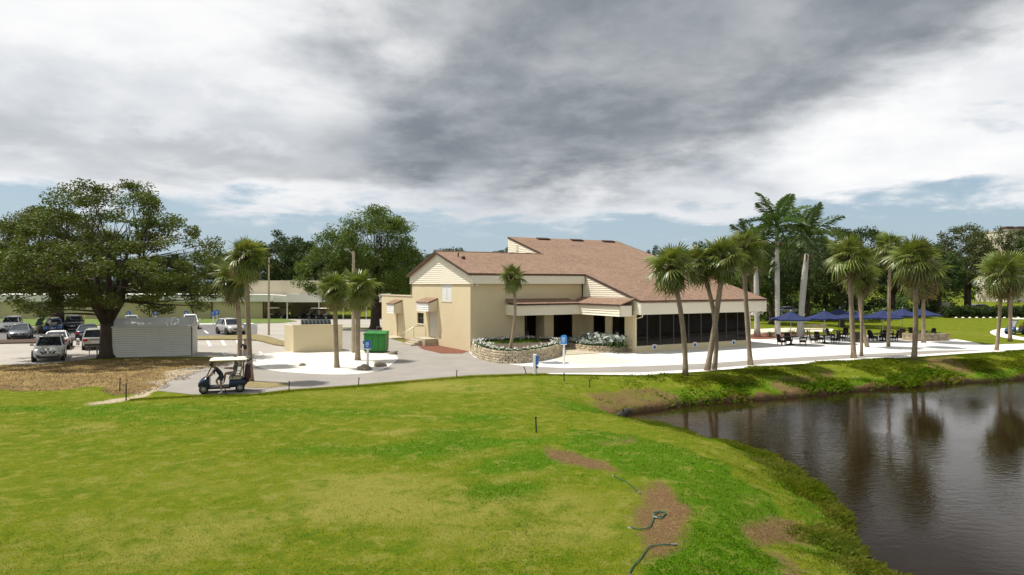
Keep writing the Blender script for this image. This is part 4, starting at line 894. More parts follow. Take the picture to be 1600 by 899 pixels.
def fan_palm(label, base, crown, rpx, seed, bend=.0, tr=.17, nf=44, boot=.55, dead=3, yel=2, group=None, bootr=1.75, z0=0., low=-68):
    tr *= .9; nf = int(nf*1.08)
    r = random.Random(seed); bx, by = gp(*base, z0); Y = by
    t = thing('fan_palm', label, 'palm tree', (bx, by, z0-.02), 0, group)
    c = Vector(((crown[0]-800)/F*Y-bx, r.uniform(-.3, .3), H-(crown[1]-HZ)/F*Y-z0)); Rr = rpx/F*Y*1.12
    c.z -= Rr*.10; hgt = c.z
    mid = Vector((c.x*.5-bend, c.y*.5, hgt*.5)); pts = bez(Vector((0, 0, 0)), mid, c, 15)
    rad = [tr*(1.28 if k == 0 else 1.05 if k == 1 else (1.-.12*k/14))*(1+.045*(k % 2)) for k in range(15)]
    b = MB(); b.tube(pts, rad, 9); b.build('trunk', M_BARKP, t, True, False)
    # boots: crossed leaf bases under the crown
    b = MB(); d = (pts[-1]-pts[-3]).normalized(); nb = int(26*boot/.55)
    b.tube([c-d*boot, c-d*boot*.5, c+d*.05], [tr*1.0, tr*bootr*.8, tr*bootr*.7], 8)
    for k in range(nb):
        a = k*2.4; hh = boot*(1-k/nb); p = c-d*hh; o = Vector((math.cos(a), math.sin(a), 0))
        b.tube([p+o*tr*.8, p+o*tr*bootr*.95+d*.14, p+o*tr*bootr*1.15+d*.30], [.055, .042, .02], 4)
    b.build('boots', M_BOOT, t, fix=False)
    for k in range(nf):
        f = k/(nf-1); el = 84-f*(84-low)*1.0+r.uniform(-9, 9); az = k*137.5+r.uniform(-14, 14)
        sc_ = Rr*r.uniform(.74, 1.08)*(.82 if f < .12 else 1.); me = FAN[0] if f < .25 else (FAN[1] if f < .45 else (FAN[3] if f < .7 else FAN[2]))
        if f > .86 and r.random() < yel*.14: me = FANY[0]
        link(me, 'frond', t, c+Vector((0, 0, .12*(1-f))), (R(r.uniform(-25, 25)), R(-el), R(az)), sc_)
    for k in range(dead):
        link(r.choice(FAND), 'dead_frond', t, c-d*r.uniform(0, .2), (R(r.uniform(-40, 40)), R(r.uniform(58, 84)), R(k*137+r.uniform(-20, 20))), Rr*r.uniform(.7, .95))
    return t
fan_palm('tall fan palm rising beside the parked navy golf cart', (392.5,596), (387,398), 38, 1, .05, .15, boot=.9)
fan_palm('shorter fan palm with a shaggy brown collar behind the navy golf cart', (374,573), (364,432), 38, 2, -.3, .17, boot=.75, bootr=1.95, yel=4, nf=42)
fan_palm('fan palm standing alone in the white gravel in front of the enclosure wall', (526.5,575), (524,450), 33, 3, .02, .17)
fan_palm('fan palm beside the green dumpster and its sign', (559,563.5), (562,446), 35, 4, .1, .2, yel=1)
fan_palm('small fan palm with curved thin trunk growing in the block planter', (795.5,549), (801,430), 25, 5, -.55, .12, 34, .4, 1, 0, z0=.75)
g5 = None
fan_palm('leaning fan palm at the start of the window wall, above the bare bank', (1071,585), (1050,414), 42, 6, -.45, .17, 46, .75, 2)
fan_palm('bowed fan palm of the crossing pair before the window wall', (1116,578), (1092,408), 36, 7, -.95, .16, 38, .55, 3)
fan_palm('fan palm of the crossing pair leaning towards the patio', (1105,579), (1129,400), 38, 8, -.15, .19, 40, .9, 3)
fan_palm('straight fan palm at the patio end of the window wall', (1173,571), (1162,386), 36, 9, .12, .17, 38, .2, 1)
fan_palm('fan palm on the bank edge in front of the second umbrella group, brown collared', (1334,560), (1327,396), 40, 10, .0, .19, 42, .8, 2)
fan_palm('thin grey fan palm trunk with a small crown close behind the bank-edge palm', (1346,557), (1348,430), 30, 12, .05, .12, 28, .4, 2)
fan_palm('curved fan palm growing out of the plaza between umbrellas', (1355.5,543), (1343,420), 36, 11, .55, .17, 36, .5, 3)
fan_palm('slender straight fan palm in the plaza with pale trunk', (1388,542), (1389,384), 30, 13, .0, .15, 32, .15, 1)
fan_palm('sturdy fan palm leaning over the painted shade on the bank', (1428,562), (1425,400), 43, 14, -.25, .19, 44, .5, 6, 5)
fan_palm('fan palm with a skirt of brown dead fronds at the patio wall', (1443,536), (1446,420), 42, 15, .05, .19, 40, .4, 26, 8)
fan_palm('fan palm with yellowing crown on the plaza tip', (1557,548), (1563,424), 40, 16, -.15, .15, 40, .3, 12, 12)
fan_palm('fan palm with brown under-fronds on the lawn beyond the plaza tip', (1578,534), (1580,420), 38, 17, .0, .18, 38, .3, 12, 6)
fan_palm('fan palm standing behind the crossing pair by the roof corner', (1186,520), (1168,402), 36, 18, .1, .16, 34, .3, 2)
def feather_frond(seed, droop=.5, n=46):
    r = random.Random(seed); b = MB(); P = [Vector((t, 0, .28*t-droop*t*t*1.15)) for t in [k/12 for k in range(13)]]
    b.tube(P, [.022*(1-k/14) for k in range(13)], 4, False)
    for k in range(n):
        t = .16+.84*k/(n-1); i = min(11, int(t*12)); p = P[i].lerp(P[i+1], t*12-i); L = .30*math.sin(math.pi*min(1, .12+t*.86))**.6*r.uniform(.85, 1.1)
        for s in (-1, 1):
            d = Vector((.45, s*(.85), r.uniform(-.12, .55)-.1)).normalized(); q1 = p+d*L*.55; q2 = p+d*L+Vector((0, 0, -.42*L)); wv = Vector((.013, 0, .006)); j = len(b.v)
            b.v += [tuple(p), tuple(q1-wv), tuple(q1+wv), tuple(q2)]; b.f += [(j, j+1, j+2), (j+1, j+3, j+2)]; b.mi += [0, 0]
    return b.mesh('frond', M_FRONDG)
FEA = [feather_frond(1, .35), feather_frond(2, .6), feather_frond(3, .95)]
def royal_palm(label, base, crown, rpx, seed, tr=.27, shaft=None):
    r = random.Random(seed); bx, by = gp(*base); Y = by; t = thing('royal_palm', label, 'palm tree', (bx, by, -.02))
    c = Vector(((crown[0]-800)/F*Y-bx, 0, H-(crown[1]-HZ)/F*Y)); Rr = rpx/F*Y
    sh = 1.6; pts = bez(Vector((0, 0, 0)), Vector((c.x*.35, 0, c.z*.5)), c-Vector((0, 0, sh)), 10)
    MB().tube(pts, [tr*k for k in (1.5, 1.2, 1., 1., 1.06, 1.1, 1.06, .98, .86, .72)], 12).build('trunk', M_BARKR, t, True, False)
    MB().tube([c-Vector((0, 0, sh)), c-Vector((0, 0, sh*.75)), c-Vector((0, 0, sh*.3)), c+Vector((0, 0, .1))], [tr*.72, tr*.82, tr*.6, tr*.32], 10).build('crown_shaft', M_SHAFT, t, True, False)
    MB().tube([c, c+Vector((-.12, 0, .9)), c+Vector((-.2, 0, 1.9))], [.045, .03, .008], 5).build('spear_leaf', M_FRONDG, t)
    for k in range(17):
        f = k/16; el = 72-f*92+r.uniform(-6, 6); me = FEA[0] if f < .35 else FEA[1] if f < .7 else FEA[2]
        link(me, 'frond', t, c+Vector((0, 0, .05-.2*f)), (R(r.uniform(-20, 20)), R(-el), R(k*137.5+r.uniform(-15, 15))), Rr*r.uniform(.9, 1.1)*1.25)
    for k in range(3):
        a = k*2.1; MB().tube([c-Vector((0, 0, sh)), c-Vector((-.5*math.cos(a), -.5*math.sin(a), sh+.15)), c-Vector((-.7*math.cos(a), -.7*math.sin(a), sh+.8))], [.05, .12, .03], 6).build('flower_stalk', M_DEAD, t)
    return t
royal_palm('tallest royal palm with white trunk and upright feathery crown behind the patio', (1215,529), (1214,352), 46, 1, .22)
royal_palm('stout royal palm with broad crown and thick pale trunk behind the patio', (1250,527), (1261,372), 50, 2, .28)
royal_palm('royal palm with its white trunk behind the corner of the clubhouse roof', (1183,527), (1181,392), 44, 3, .24)
# small plants
def clump_mesh(seed, n, hgt, sp, leaf, m, name='leaves'):
    r = random.Random(seed); b = MB()
    for k in range(n):
        a = r.uniform(0, 6.283); el = r.uniform(.3, 1.4); L = hgt*r.uniform(.6, 1.1); d = Vector((math.cos(a)*math.cos(el), math.sin(a)*math.cos(el), math.sin(el)))
        p = Vector((r.gauss(0, sp), r.gauss(0, sp), 0)); tip = p+d*L; sd_ = d.cross(Vector((0, 0, 1))).normalized()*leaf; md = p+d*L*.6
        b.quad(p, md-sd_, tip, md+sd_)
    return b.mesh(name, m)
M_WFL = mat('white_bloom', (.72, .72, .66), .8, .2, 6.); M_SILV = mat('silver_leaf', (.36, .40, .35), .85, .25, 5.); M_GRN = mat('bedding_leaf', (.055, .115, .02), .6, .3, 4., trans=.2, rand=.2)
PLG = [clump_mesh(k, 60, .30, .14, .035, M_GRN) for k in range(3)]
def flower_mesh(seed, n, m, hgt=.3, sz=.045):
    r = random.Random(seed); b = MB()
    for k in range(n):
        p = Vector((r.gauss(0, .17), r.gauss(0, .17), hgt*r.uniform(.55, 1.05))); a = Vector((r.gauss(0, 1), r.gauss(0, 1), 1.2)).normalized(); u = a.orthogonal().normalized()*sz*r.uniform(.7, 1.4); v = a.cross(u)
        b.quad(p-u, p-v, p+u, p+v)
    return b.mesh('blooms', m)
FLW = [flower_mesh(k, 34, M_WFL, .30) for k in range(3)]; SLV = [flower_mesh(k+9, 70, M_SILV, .38, .055) for k in range(3)]
def bed(pl, n, silver, label, group, label2=None):
    root, pts, hgt, pos, L = pl
    for k in range(n):
        p, t = pos(L*(k+.5)/n); nr = Vector((-t.y, t.x, 0)); q = p+nr*random.uniform(.22, .42)
        o = thing('bedding_plant', label, 'plant', q+Vector((0, 0, hgt-.08)), random.uniform(0, 6), group); o.scale = (random.uniform(.85, 1.25),)*3
        link(random.choice(PLG), 'leaves', o); link(random.choice(SLV if silver else FLW), 'blooms', o, kind='stuff')
bed(pl1, 26, False, 'white flowering bedding plant on the rim of the taller planter', 'white flowers round the taller planter')
bed(pl2, 18, True, 'silvery leaved bedding plant in the low planter', 'silver plants in the low planter')
for k in range(9):
    p = Vector((*loc2w(SR0-1.1+random.uniform(-.1, .3), -2.0-.55*k), .4)); o = thing('bedding_shrub', 'bushy silver and green shrub against the side windows', 'shrub', p, k, 'shrubs along the side windows'); o.scale = (1.5+.5*(k % 3),)*3
    link(PLG[k % 3], 'leaves', o); link(SLV[k % 3], 'blooms', o, kind='stuff')
GRM = clump_mesh(77, 900, .16, .55, .02, mat('planter_grass', (.14, .24, .02), .9, .3, 3., trans=.2))
for k, (s, v) in enumerate(((2.6, -1.5), (3.6, -1.8), (4.4, -1.4), (1.8, -1.3))):
    link(GRM, 'planter_grass', None, (*loc2w(s, v), .76), (0, 0, k), kind='stuff', label='bright grass inside the taller planter')
for k in range(7):
    p = Vector((*loc2w(.5+k*.75, -.45), .72)); o = thing('bedding_shrub', 'low green shrub between the tall planter and the wall', 'shrub', p, k, 'green shrubs at the wall'); o.scale = (1.3,)*3; link(PLG[k % 3], 'leaves', o); link(FLW[k % 3], 'blooms', o, kind='stuff')
# low spiky plants in the patio bed, the clipped hedge, thin shrubs against the long wall
SPK = clump_mesh(5, 46, .9, .06, .03, M_FROND, 'leaves')
for px, py, s in ((1203,527,.8),(1236,524,1.),(1262,522,.7)):
    o = thing('spiky_plant', 'spiky green plant in the red bark bed', 'plant', (*gp(px, py), 0), px, 'spiky plants in the bark bed'); o.scale = (s,)*3; link(SPK, 'leaves', o)
HEDM = {}
def hedge(label, pxa, pya, pxb, pyb, hgt, dep, seed):
    a, b_ = Vector((*gp(pxa, pya), 0)), Vector((*gp(pxb, pyb), 0)); L = (b_-a).length; d = (b_-a)/L; nr = Vector((-d.y, d.x, 0)); r = random.Random(seed); cs, rd = [], []
    for k in range(int(L*26)):
        p = a+d*r.uniform(0, L)+nr*r.uniform(0, dep); cs.append((p.x, p.y, r.uniform(.25, hgt-.3))); rd.append(.48)
    V, Fc = leaf_cloud(cs, rd, 46, .13, seed, .9); t = thing('clipped_hedge', label, 'hedge', (0, 0, 0)); link(np_mesh('foliage', V, Fc, M_LEAF[2]), 'foliage', t)
    s = MB()
    for k in range(int(L/1.2)): p = a+d*(k*1.2+.3)+nr*dep/2; s.tube([p, p+Vector((0, 0, hgt*.6))], .03, 4)
    s.build('stems', M_BARKO, t, kind='stuff')
hedge('long clipped dark hedge with a row of white stones at its foot', 1478, 497, 1640, 497, 2.0, 2.5, 3)
hedge('dark hedge patch beside the pale road end', 1402, 494, 1452, 494, 1.3, 2., 4)
for k in range(10):
    p = gp(1496+k*10.6, 498.5); link(MB().lathe([(.05, 0), (.2, .06), (.22, .16), (.12, .26)], 8).mesh('white_stone', M_WHITE, True) if k == 0 else bpy.data.meshes['white_stone'], 'white_stone', None, (*p, 0), label='white painted stone at the foot of the clipped hedge', category='stone', group='white stones') if 0 else None
STN = MB().lathe([(.05, -.02), (.2, .06), (.23, .16), (.12, .27)], 8).mesh('white_stone', M_WHITE, True)
for k in range(10): tag(link(STN, 'white_stone', None, (*gp(1494+k*10.8, 498.3), 0), (0, 0, k)), 'white painted stone at the foot of the clipped hedge', 'stone', 'white stones along the hedge')
for i, (px, lab) in enumerate(((234,'thin leggy shrub against the long wall near the shed'), (305,'thin leggy shrub against the long wall beside the white SUV'), (62,'thin leggy shrub against the long wall behind the cream golf cart'))):
    p = gp(px, 499.5); o = thing('wall_shrub', lab, 'shrub', (*p, .04)); b = MB(); r = random.Random(i); cs = []
    for k in range(7):
        e = Vector((r.uniform(-1.1, 1.1), r.uniform(-.4, .4), r.uniform(1.6, 2.9))); b.tube([(0, 0, 0), e*.5+Vector((r.uniform(-.1, .1), 0, .1)), e], [.04, .025, .01], 4); cs += [tuple(e), tuple(e*.8)]
    b.build('stems', M_BARKO, o, fix=False); V, Fc = leaf_cloud(cs, [.45]*len(cs), 34, .09, i); link(np_mesh('foliage', V, Fc, M_LEAF[1]), 'foliage', o)
# fallen leaves under the oaks
n = 34000; px_ = rng.uniform(-40, 400, n); py_ = rng.uniform(556, 622, n); t_ = H*F/(py_-HZ); P = np.stack([(px_-800)/F*t_, t_], 1); Zl = zones(P); k = (Zl[3] > .35) & (rng.uniform(0, 1, n) < .25+.9*vnoise(P, .35, 77.)); P = P[k]; n = len(P)
a_ = rng.uniform(0, 6.283, n); s_ = rng.uniform(.025, .055, n); tz = rng.uniform(.0, .045, (n, 4)); V = np.stack([np.column_stack([P[:, 0]+np.cos(a_+q)*s_*(1. if i % 2 else .5), P[:, 1]+np.sin(a_+q)*s_*(1. if i % 2 else .5), .008+tz[:, i]]) for i, q in enumerate((0, 1.57, 3.14, 4.71))], 1)
M_LITTER = mat('leaf_litter', (.26, .17, .07), .95, .4, 7., col2=(.09, .055, .03), fscale=40, fvar=.5)
link(np_mesh('leaf_litter', V.reshape(-1, 3), np.arange(n*4).reshape(-1, 4), M_LITTER), 'leaf_litter', kind='stuff', label='brown fallen leaves on the dry ground under the great oak')
# ------------------------------------------------------------------ other buildings
M_BAND = mat('white_fascia', (.80, .77, .70), .8, .08, .4, fscale=6, fvar=.05)
M_LONG = mat('long_wall_stucco', (.50, .44, .25), .9, .08, .3, fscale=5, fvar=.05)
M_BLOCKW = mat('upper_block_stucco', (.52, .47, .36), .9, .06, .3)
YB = gp(0, 498.5)[1]; bx = lambda px, Y=YB: (px-800)/F*Y; bz = lambda py, Y=YB: H-(py-HZ)/F*Y
lb = thing('long_building', 'long low cream building with white fascia band and flat upper block', 'building', (bx(200), YB, 0)); ox = bx(200)
MB().b2(bx(-420)-ox, bx(411)-ox, 0, 12, 0, bz(471.5)).build('wall', M_LONG, lb)
MB().b2(bx(-421)-ox, bx(425)-ox, -.35, 12.2, bz(471.5)+.004, bz(460.5)).build('fascia_band', M_BAND, lb)
MB().b2(bx(338)-ox+1.5, bx(482)-ox+1.8, 5.5, 16, bz(460.5)-.3, bz(438.5, YB+5.5)).build('upper_block', M_BLOCKW, lb)
MB().b2(bx(483)-ox+1.8, bx(492)-ox+1.8, 7, 9, bz(460.5)-.1, bz(444, YB+7)).build('roof_unit', M_METAL, lb)
for k, px in enumerate((0, 60, 120, 180, 240, 300, 360)): MB().b2(bx(px)-ox-.03, bx(px)-ox+.03, -.02, .01, .0, bz(471.5)).build('wall_joint', M_KERB, lb)
for px in (331.5, 412): MB().tube([(bx(px)-ox, -.12, .02), (bx(px)-ox, -.12, bz(472))], .1, 6).build('downspout', M_EDGE, lb)
YC = YB-1.2; cp = thing('carport', 'open white carport with thin posts sheltering golf carts', 'carport', (bx(520, YC), YC, 0)); ox = bx(520, YC); zc0, zc1 = bz(472.5, YC), bz(459.5, YC)
fas = MB().b2(bx(447, YC)-ox, bx(600, YC)-ox, 0, .2, zc0, zc1).b2(bx(447, YC)-ox, bx(447, YC)-ox+.2, .2, 9, zc0, zc1).b2(bx(600, YC)-ox-.2, bx(600, YC)-ox, .2, 9, zc0, zc1).build('fascia', M_BAND, cp)
MB().b2(bx(447, YC)-ox+.2, bx(600, YC)-ox-.2, .2, 9, zc0+.25, zc0+.4).build('roof_deck', M_BAND, cp)
wg = MB().b2(bx(425, YC)-ox, bx(446.6, YC)-ox, .6, 9, zc0+.02, zc1-.25).build('side_fascia', M_BAND, cp); MB().b2(bx(428, YC)-ox, bx(442, YC)-ox, .55, .597, zc0+.5, zc0+.75).build('wall_lamp', M_WHITE, wg)
for px in (448.4, 498, 536, 572, 598):
    for yy in ((.12,) if px < 500 else (.12, 8.8)): MB().tube([(bx(px, YC)-ox, yy, 0), (bx(px, YC)-ox, yy, zc0+.02)], .08, 8).build('post', M_BAND, cp)
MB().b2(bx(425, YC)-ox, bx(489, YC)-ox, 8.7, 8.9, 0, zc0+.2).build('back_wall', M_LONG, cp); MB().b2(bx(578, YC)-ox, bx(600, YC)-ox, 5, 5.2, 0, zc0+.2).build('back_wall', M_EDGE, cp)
sg = thing('fascia_sign', 'blue sign with white lettering bars fixed on the carport fascia', 'sign', (bx(513, YC), YC-.05, bz(466, YC))); hw = 9.5/F*YC
MB().b2(-hw, hw, -.03, .04, -.27, .27).build('sign_panel', M_NAVY, sg)
for k, (a, b_) in enumerate(((-.8, -.25), (-.15, .1), (.2, .75))): MB().b2(a*hw, b_*hw, -.034, -.03, .02, .12).build('lettering', M_WHITE, sg); MB().b2(a*hw*.8, b_*hw*.8, -.034, -.03, -.13, -.06).build('lettering', mat('sign_green', (.12, .45, .3), .5), sg)
# apartment tower far behind
YT = 205; tw = thing('apartment_tower', 'cream apartment tower with dark window bands far behind the trees', 'building', (bx(1574, YT), YT, 0))
M_TOW = mat('tower_cream', (.62, .56, .44), .9, .05, .1); zt = bz(361, YT)
MB().b2(0, 9, 0, 14, 0, zt).build('wall', M_TOW, tw); MB().b2(9.01, 40, 1.2, 14, 0, zt-.1).build('wall', M_TOW, tw); MB().b2(-.2, 40, -.2, 14, zt, zt+.5).build('roof', M_KERB, tw)
for k in range(7):
    for j in range(4):
        wd = MB().b2(9.6+j*7.4, 16+j*7.4, 1.12, 1.195, 1.2+k*3., 3.1+k*3.).build('window', M_FRAME, tw); MB().b2(9.8+j*7.4, 15.8+j*7.4, 1.09, 1.12, 1.4+k*3., 2.95+k*3.).build('pane', M_GLASS, wd)
    wd = MB().b2(5.2, 8.2, -.06, -.003, 1.2+k*3., 3.+k*3).build('window', M_FRAME, tw); MB().b2(5.35, 8.05, -.08, -.061, 1.35+k*3., 2.85+k*3).build('pane', M_GLASS, wd)
    MB().b2(9.2, 39.5, -.2, 1.1, .9+k*3., 1.1+k*3.).build('balcony', M_TOW, tw)
for k in range(5): MB().b2(2+k*3.4, 4.2+k*3.4, 3, 6, zt+.5, zt+1.6).build('roof_unit', M_EDGE, tw)
# ------------------------------------------------------------------ shed, enclosure, dumpster
M_SHED = mat('shed_white', (.66, .66, .60), .6, .07, 1., fscale=10, fvar=.05); M_SHROOF = mat('shed_roof_metal', (.68, .67, .62), .5, .12, .8)
a, c = gp(172, 558.5), gp(277.5, 558.5); Wd = c[0]-a[0]; shz = 47/F*a[1]; rzz = .58
sh = thing('garden_shed', 'small white shed of lapped metal boards in the shade of the great oak', 'shed', (a[0]+.1, a[1]-.35, 0), R(17)); Wd *= 1.12
MB().b2(.02, Wd-.02, .02, 2.7, 0, shz).prism([(.02, .02, shz), (.02, 2.7, shz), (.02, 1.36, shz+rzz-.04)], (Wd-.04, 0, 0)).build('wall', M_KERB, sh)  # darker backing in the board gaps stands for their shadow lines
b = MB(); nb_ = 13
for k in range(nb_): z_ = .03+(shz-.05)*k/nb_; b.b2(0, Wd, -.035, .015, z_, z_+(shz-.05)/nb_-.032); b.b2(Wd-.015, Wd+.035, 0, 2.72, z_, z_+(shz-.05)/nb_-.032)
b.build('siding', M_SHED, sh)['kind'] = 'stuff'
MB().prism([(-.05, -.12, shz-.02), (-.05, 1.36, shz+rzz), (-.05, 1.36, shz+rzz+.05), (-.05, -.12, shz+.03)], (Wd+.1, 0, 0)).build('roof_slope', M_SHROOF, sh)
MB().prism([(-.05, 2.84, shz-.02), (-.05, 1.364, shz+rzz), (-.05, 1.364, shz+rzz+.05), (-.05, 2.84, shz+.03)], (Wd+.1, 0, 0)).build('roof_slope', M_SHROOF, sh)
for x in (-.02, Wd-.03): MB().b2(x, x+.06, -.05, .03, 0, shz-.02).build('corner_post', M_EDGE if x > 1 else M_SHED, sh)  # post at the open end coloured dark to stand for the shaded side
p0, p1, p2 = [Vector((*gp(*q), 0)) for q in ((444.5, 547.5), (458.5, 551.5), (535, 549.2))]; hE = 42/F*p1.y
en = thing('enclosure', 'cream walled dumpster enclosure on the gravel island', 'wall', p1); d1_ = (p2-p1); d0_ = (p0-p1); n1_ = d1_.normalized(); n0_ = d0_.normalized()
for nm, s_, e_, th in (('wall', Vector(), d1_, n0_*.2), ('wall', n0_*.204, d0_, n1_*.2), ('wall', d1_-n1_*.2+n0_*.204, d1_-n1_*.2+d0_*1., n1_*.2)):
    MB().prism([s_, e_, e_+Vector((0, 0, hE)), s_+Vector((0, 0, hE))], th).build(nm, M_STUC, en)
for s_, e_, th in ((n0_*-.03-n1_*.03, d1_+n1_*.03-n0_*.03, n0_*.26),): MB().prism([s_+Vector((0, 0, hE+.002)), e_+Vector((0, 0, hE+.002)), e_+Vector((0, 0, hE+.07)), s_+Vector((0, 0, hE+.07))], th).build('coping', M_STUC, en)
M_DKG = mat('bin_dark_green', (.02, .05, .028), .5, .2, 4.); M_BING = mat('bin_green', (.016, .20, .022), .5, .12, 2., fscale=9, fvar=.08)
bn = thing('dumpster', 'dark dumpster with lid showing over the enclosure wall', 'dumpster', p1+n1_*1.6+n0_*1.0); an = math.atan2(n1_.y, n1_.x); bn.rotation_euler.z = an
MB().b2(-.7, 1.5, -.5, .6, .1, hE-.1).build('body', M_DKG, bn); bevel(MB().prism([(-.75, -.55, hE-.1), (-.75, .65, hE-.1), (-.75, .65, hE+.42), (-.75, -.55, hE+.1)], (2.3, 0, 0)).build('lid', M_BLACK, bn), .04)
for k in range(8): MB().b2(-.7+k*.29, -.62+k*.29, -.5, .6, hE+.14, hE+.40).build('lid_rib', M_DKG, bn)
# green compactor bin
q0, q1, q2 = [Vector((*gp(*q), 0)) for q in ((562.5, 549.5), (568.5, 552), (601.5, 552))]; gz = 31/F*q1.y; wg_ = (q2-q1).length
gb = thing('dumpster', 'bright green steel dumpster beside the blue and white sign', 'dumpster', q1, math.atan2((q2-q1).y, (q2-q1).x))
bd = bevel(MB().prism([(0, 0, .12), (0, 1.5, .12), (0, 1.7, gz*.72), (0, 1.7, gz), (0, .0, gz*.93)], (wg_, 0, 0)).build('body', M_BING, gb), .03)
for k in range(4): MB().b2(.08+k*(wg_-.2)/3, .16+k*(wg_-.2)/3, -.06, -.002, .14, gz*.9).build('rib', M_BING, gb)
MB().prism([(-.04, -.08, gz*.94), (-.04, 1.75, gz+.02), (-.04, 1.75, gz+.09), (-.04, -.08, gz*.94+.07)], (wg_*.5, 0, 0)).build('lid', M_BING, gb); MB().prism([(wg_*.5, -.08, gz*.94), (wg_*.5, 1.75, gz+.02), (wg_*.5, 1.75, gz+.09), (wg_*.5, -.08, gz*.94+.07)], (wg_*.5+.04, 0, 0)).build('lid', M_BING, gb)
for x in (.12, wg_-.12):
    for y in (.2, 1.35): MB().lathe([(.08, -.04), (.1, -.02), (.1, .02), (.08, .04)], 10, (x, y, .1), 'x').build('caster', M_BLACK, gb)
MB().b2(-.12, -.004, .25, 1.2, gz*.45, gz*.6).build('lift_pocket', M_DKG, gb)
# ------------------------------------------------------------------ cars
M_TYRE = mat('tyre', (.018, .018, .018), .85, .2, 6.); M_RIM = mat('alloy_rim', (.45, .45, .45), .3, .1, 6., metal=.8); M_CHROME = mat('chrome', (.65, .65, .65), .15, .05, 5., metal=1.)
M_LAMP = mat('headlamp', (.62, .65, .68), .1, .05, 5.); M_TAIL = mat('tail_lamp', (.42, .012, .010), .2, .1, 5.); M_PLATE = mat('plate', (.6, .6, .58), .6, .1, 9.); M_CGLASS = mat('car_glass', (.018, .024, .030), .04, .2, 2., spec=.8)
def paint(name, col, metal=.35): return mat(name, col, .28, .03, 1., metal=metal, spec=.6)
def car(label, kind, pm_, loc, rz, group=None):
    t = thing('parked_car', label, 'car', loc, rz, group); suv = kind == 'suv'
    if suv: st = [(-2.28,.72,.48,.92),(-2.2,.86,.34,1.0),(-1.5,.92,.27,1.05),(0,.93,.24,1.04),(.95,.92,.24,1.02),(1.6,.9,.27,.97),(2.08,.84,.3,.86),(2.27,.66,.38,.70)]
    else: st = [(-2.38,.70,.45,.84),(-2.28,.84,.32,.92),(-1.5,.9,.22,.95),(0,.91,.2,.92),(.95,.9,.2,.90),(1.65,.88,.23,.84),(2.15,.82,.26,.74),(2.36,.64,.34,.60)]
    rings = []
    for x, wd, zb, zt in st:
        c_ = .05 if abs(x) < 2.2 else .02; hm = zb+(zt-zb)*.55
        h = [(wd*.84, zb), (wd, zb+.16), (wd*1.005, hm), (wd*.955, zt-.03), (wd*.86, zt+.015), (wd*.4, zt+c_)]
        rings.append([(x, y, z) for y, z in h]+[(x, -y, z) for y, z in h[::-1]])
    body = MB().loft(rings).build('body', pm_, t, True); body.data.polygons.foreach_set('use_smooth', [True]*len(body.data.polygons)); bevel(body, .03, 2, 50)
    x0, x1, t0, t1, zb, zt, wb, wt = (-2.12, 1.02, -1.78, .18, 1.0, 1.60, .85, .66) if suv else (-1.72, 1.12, -.98, .22, .9, 1.38, .83, .62)
    mid = .55; ring = lambda f, g: [(x0+(t0-x0)*f, -(wb+(wt-wb)*f), zb+(zt-zb)*f), (x1+(t1-x1)*f, -(wb+(wt-wb)*f)*.93, zb+(zt-zb)*f), (x1+(t1-x1)*f+.12*(1-f), 0, zb+(zt-zb)*f), (x1+(t1-x1)*f, (wb+(wt-wb)*f)*.93, zb+(zt-zb)*f), (x0+(t0-x0)*f, wb+(wt-wb)*f, zb+(zt-zb)*f), (x0+(t0-x0)*f-.08*(1-f), 0, zb+(zt-zb)*f)]
    gl = MB().loft([ring(0, 0), ring(mid, 0), ring(1, 0)]).build('windows', M_CGLASS, t)
    top = ring(1, 0); rf = MB().loft([[(p[0]*1.0, p[1]*1.03, p[2]-.02) for p in top], [(p[0]*.99, p[1]*1.0, p[2]+.05) for p in top], [((p[0]-(t0+t1)/2)*.82+(t0+t1)/2, p[1]*.72, p[2]+.095) for p in top]]).build('roof', pm_, t, True); bevel(rf, .02, 2, 40)
    for sg_ in (-1, 1):
        lo, hi = ring(0, 0), ring(1, 0); i = (1, 0) if sg_ < 0 else (3, 4)
        for k in i: MB().tube([lo[k], hi[k]], .045, 5).build('pillar', pm_, t)
        xm = -.25; MB().tube([(xm, sg_*(wb*.985), zb), (xm-.05, sg_*(wt*1.005), zt)], .04, 5).build('pillar', M_BLACK, t)
        mr = MB().box((x1-.22, sg_*(wb+.17), zb+.12), (.13, .2, .15)).build('mirror', pm_, t); bevel(mr, .03)
        MB().box((x1-.2, sg_*(wb+.05), zb+.08), (.05, .1, .04)).build('mirror_stem', M_BLACK, mr)
        for dx_ in (-.95, .12): MB().box((dx_, sg_*.935, .82), (.2, .02, .03)).build('door_handle', M_CHROME, t)
        hx = st[-2][0]; hl = MB().prism([(hx+.10, sg_*.50, st[-2][3]-.17), (hx-.14, sg_*.80, st[-2][3]-.10), (hx-.16, sg_*.82, st[-2][3]-.01), (hx+.08, sg_*.50, st[-2][3]-.06)], (.08, 0, .0)).build('headlight', M_LAMP, t)
        fg = MB().box((st[-1][0]-.05, sg_*.58, .46), (.1, .2, .1)).build('fog_light', M_BLACK, t)
        tl = MB().b2(st[0][0]-.035, st[0][0]+.16, min(sg_*.52, sg_*.855), max(sg_*.52, sg_*.855), st[1][3]-.26, st[1][3]-.08).build('tail_light', M_TAIL, t)
        for wx in (-1.38, 1.40):
            ww = thing_part('wheel', t, (wx, sg_*.80, .34)); rr = .345 if suv else .32
            link(WHEEL[0], 'tyre', ww, scale=(rr/.34, 1, rr/.34)); link(WHEEL[1], 'rim', ww, (0, sg_*.085, 0))
            MB().lathe([(rr*1.22, -.12), (rr*1.22, .075)], 18, (wx, sg_*.855, .38), 'y').build('wheel_arch', M_BLACK, t)
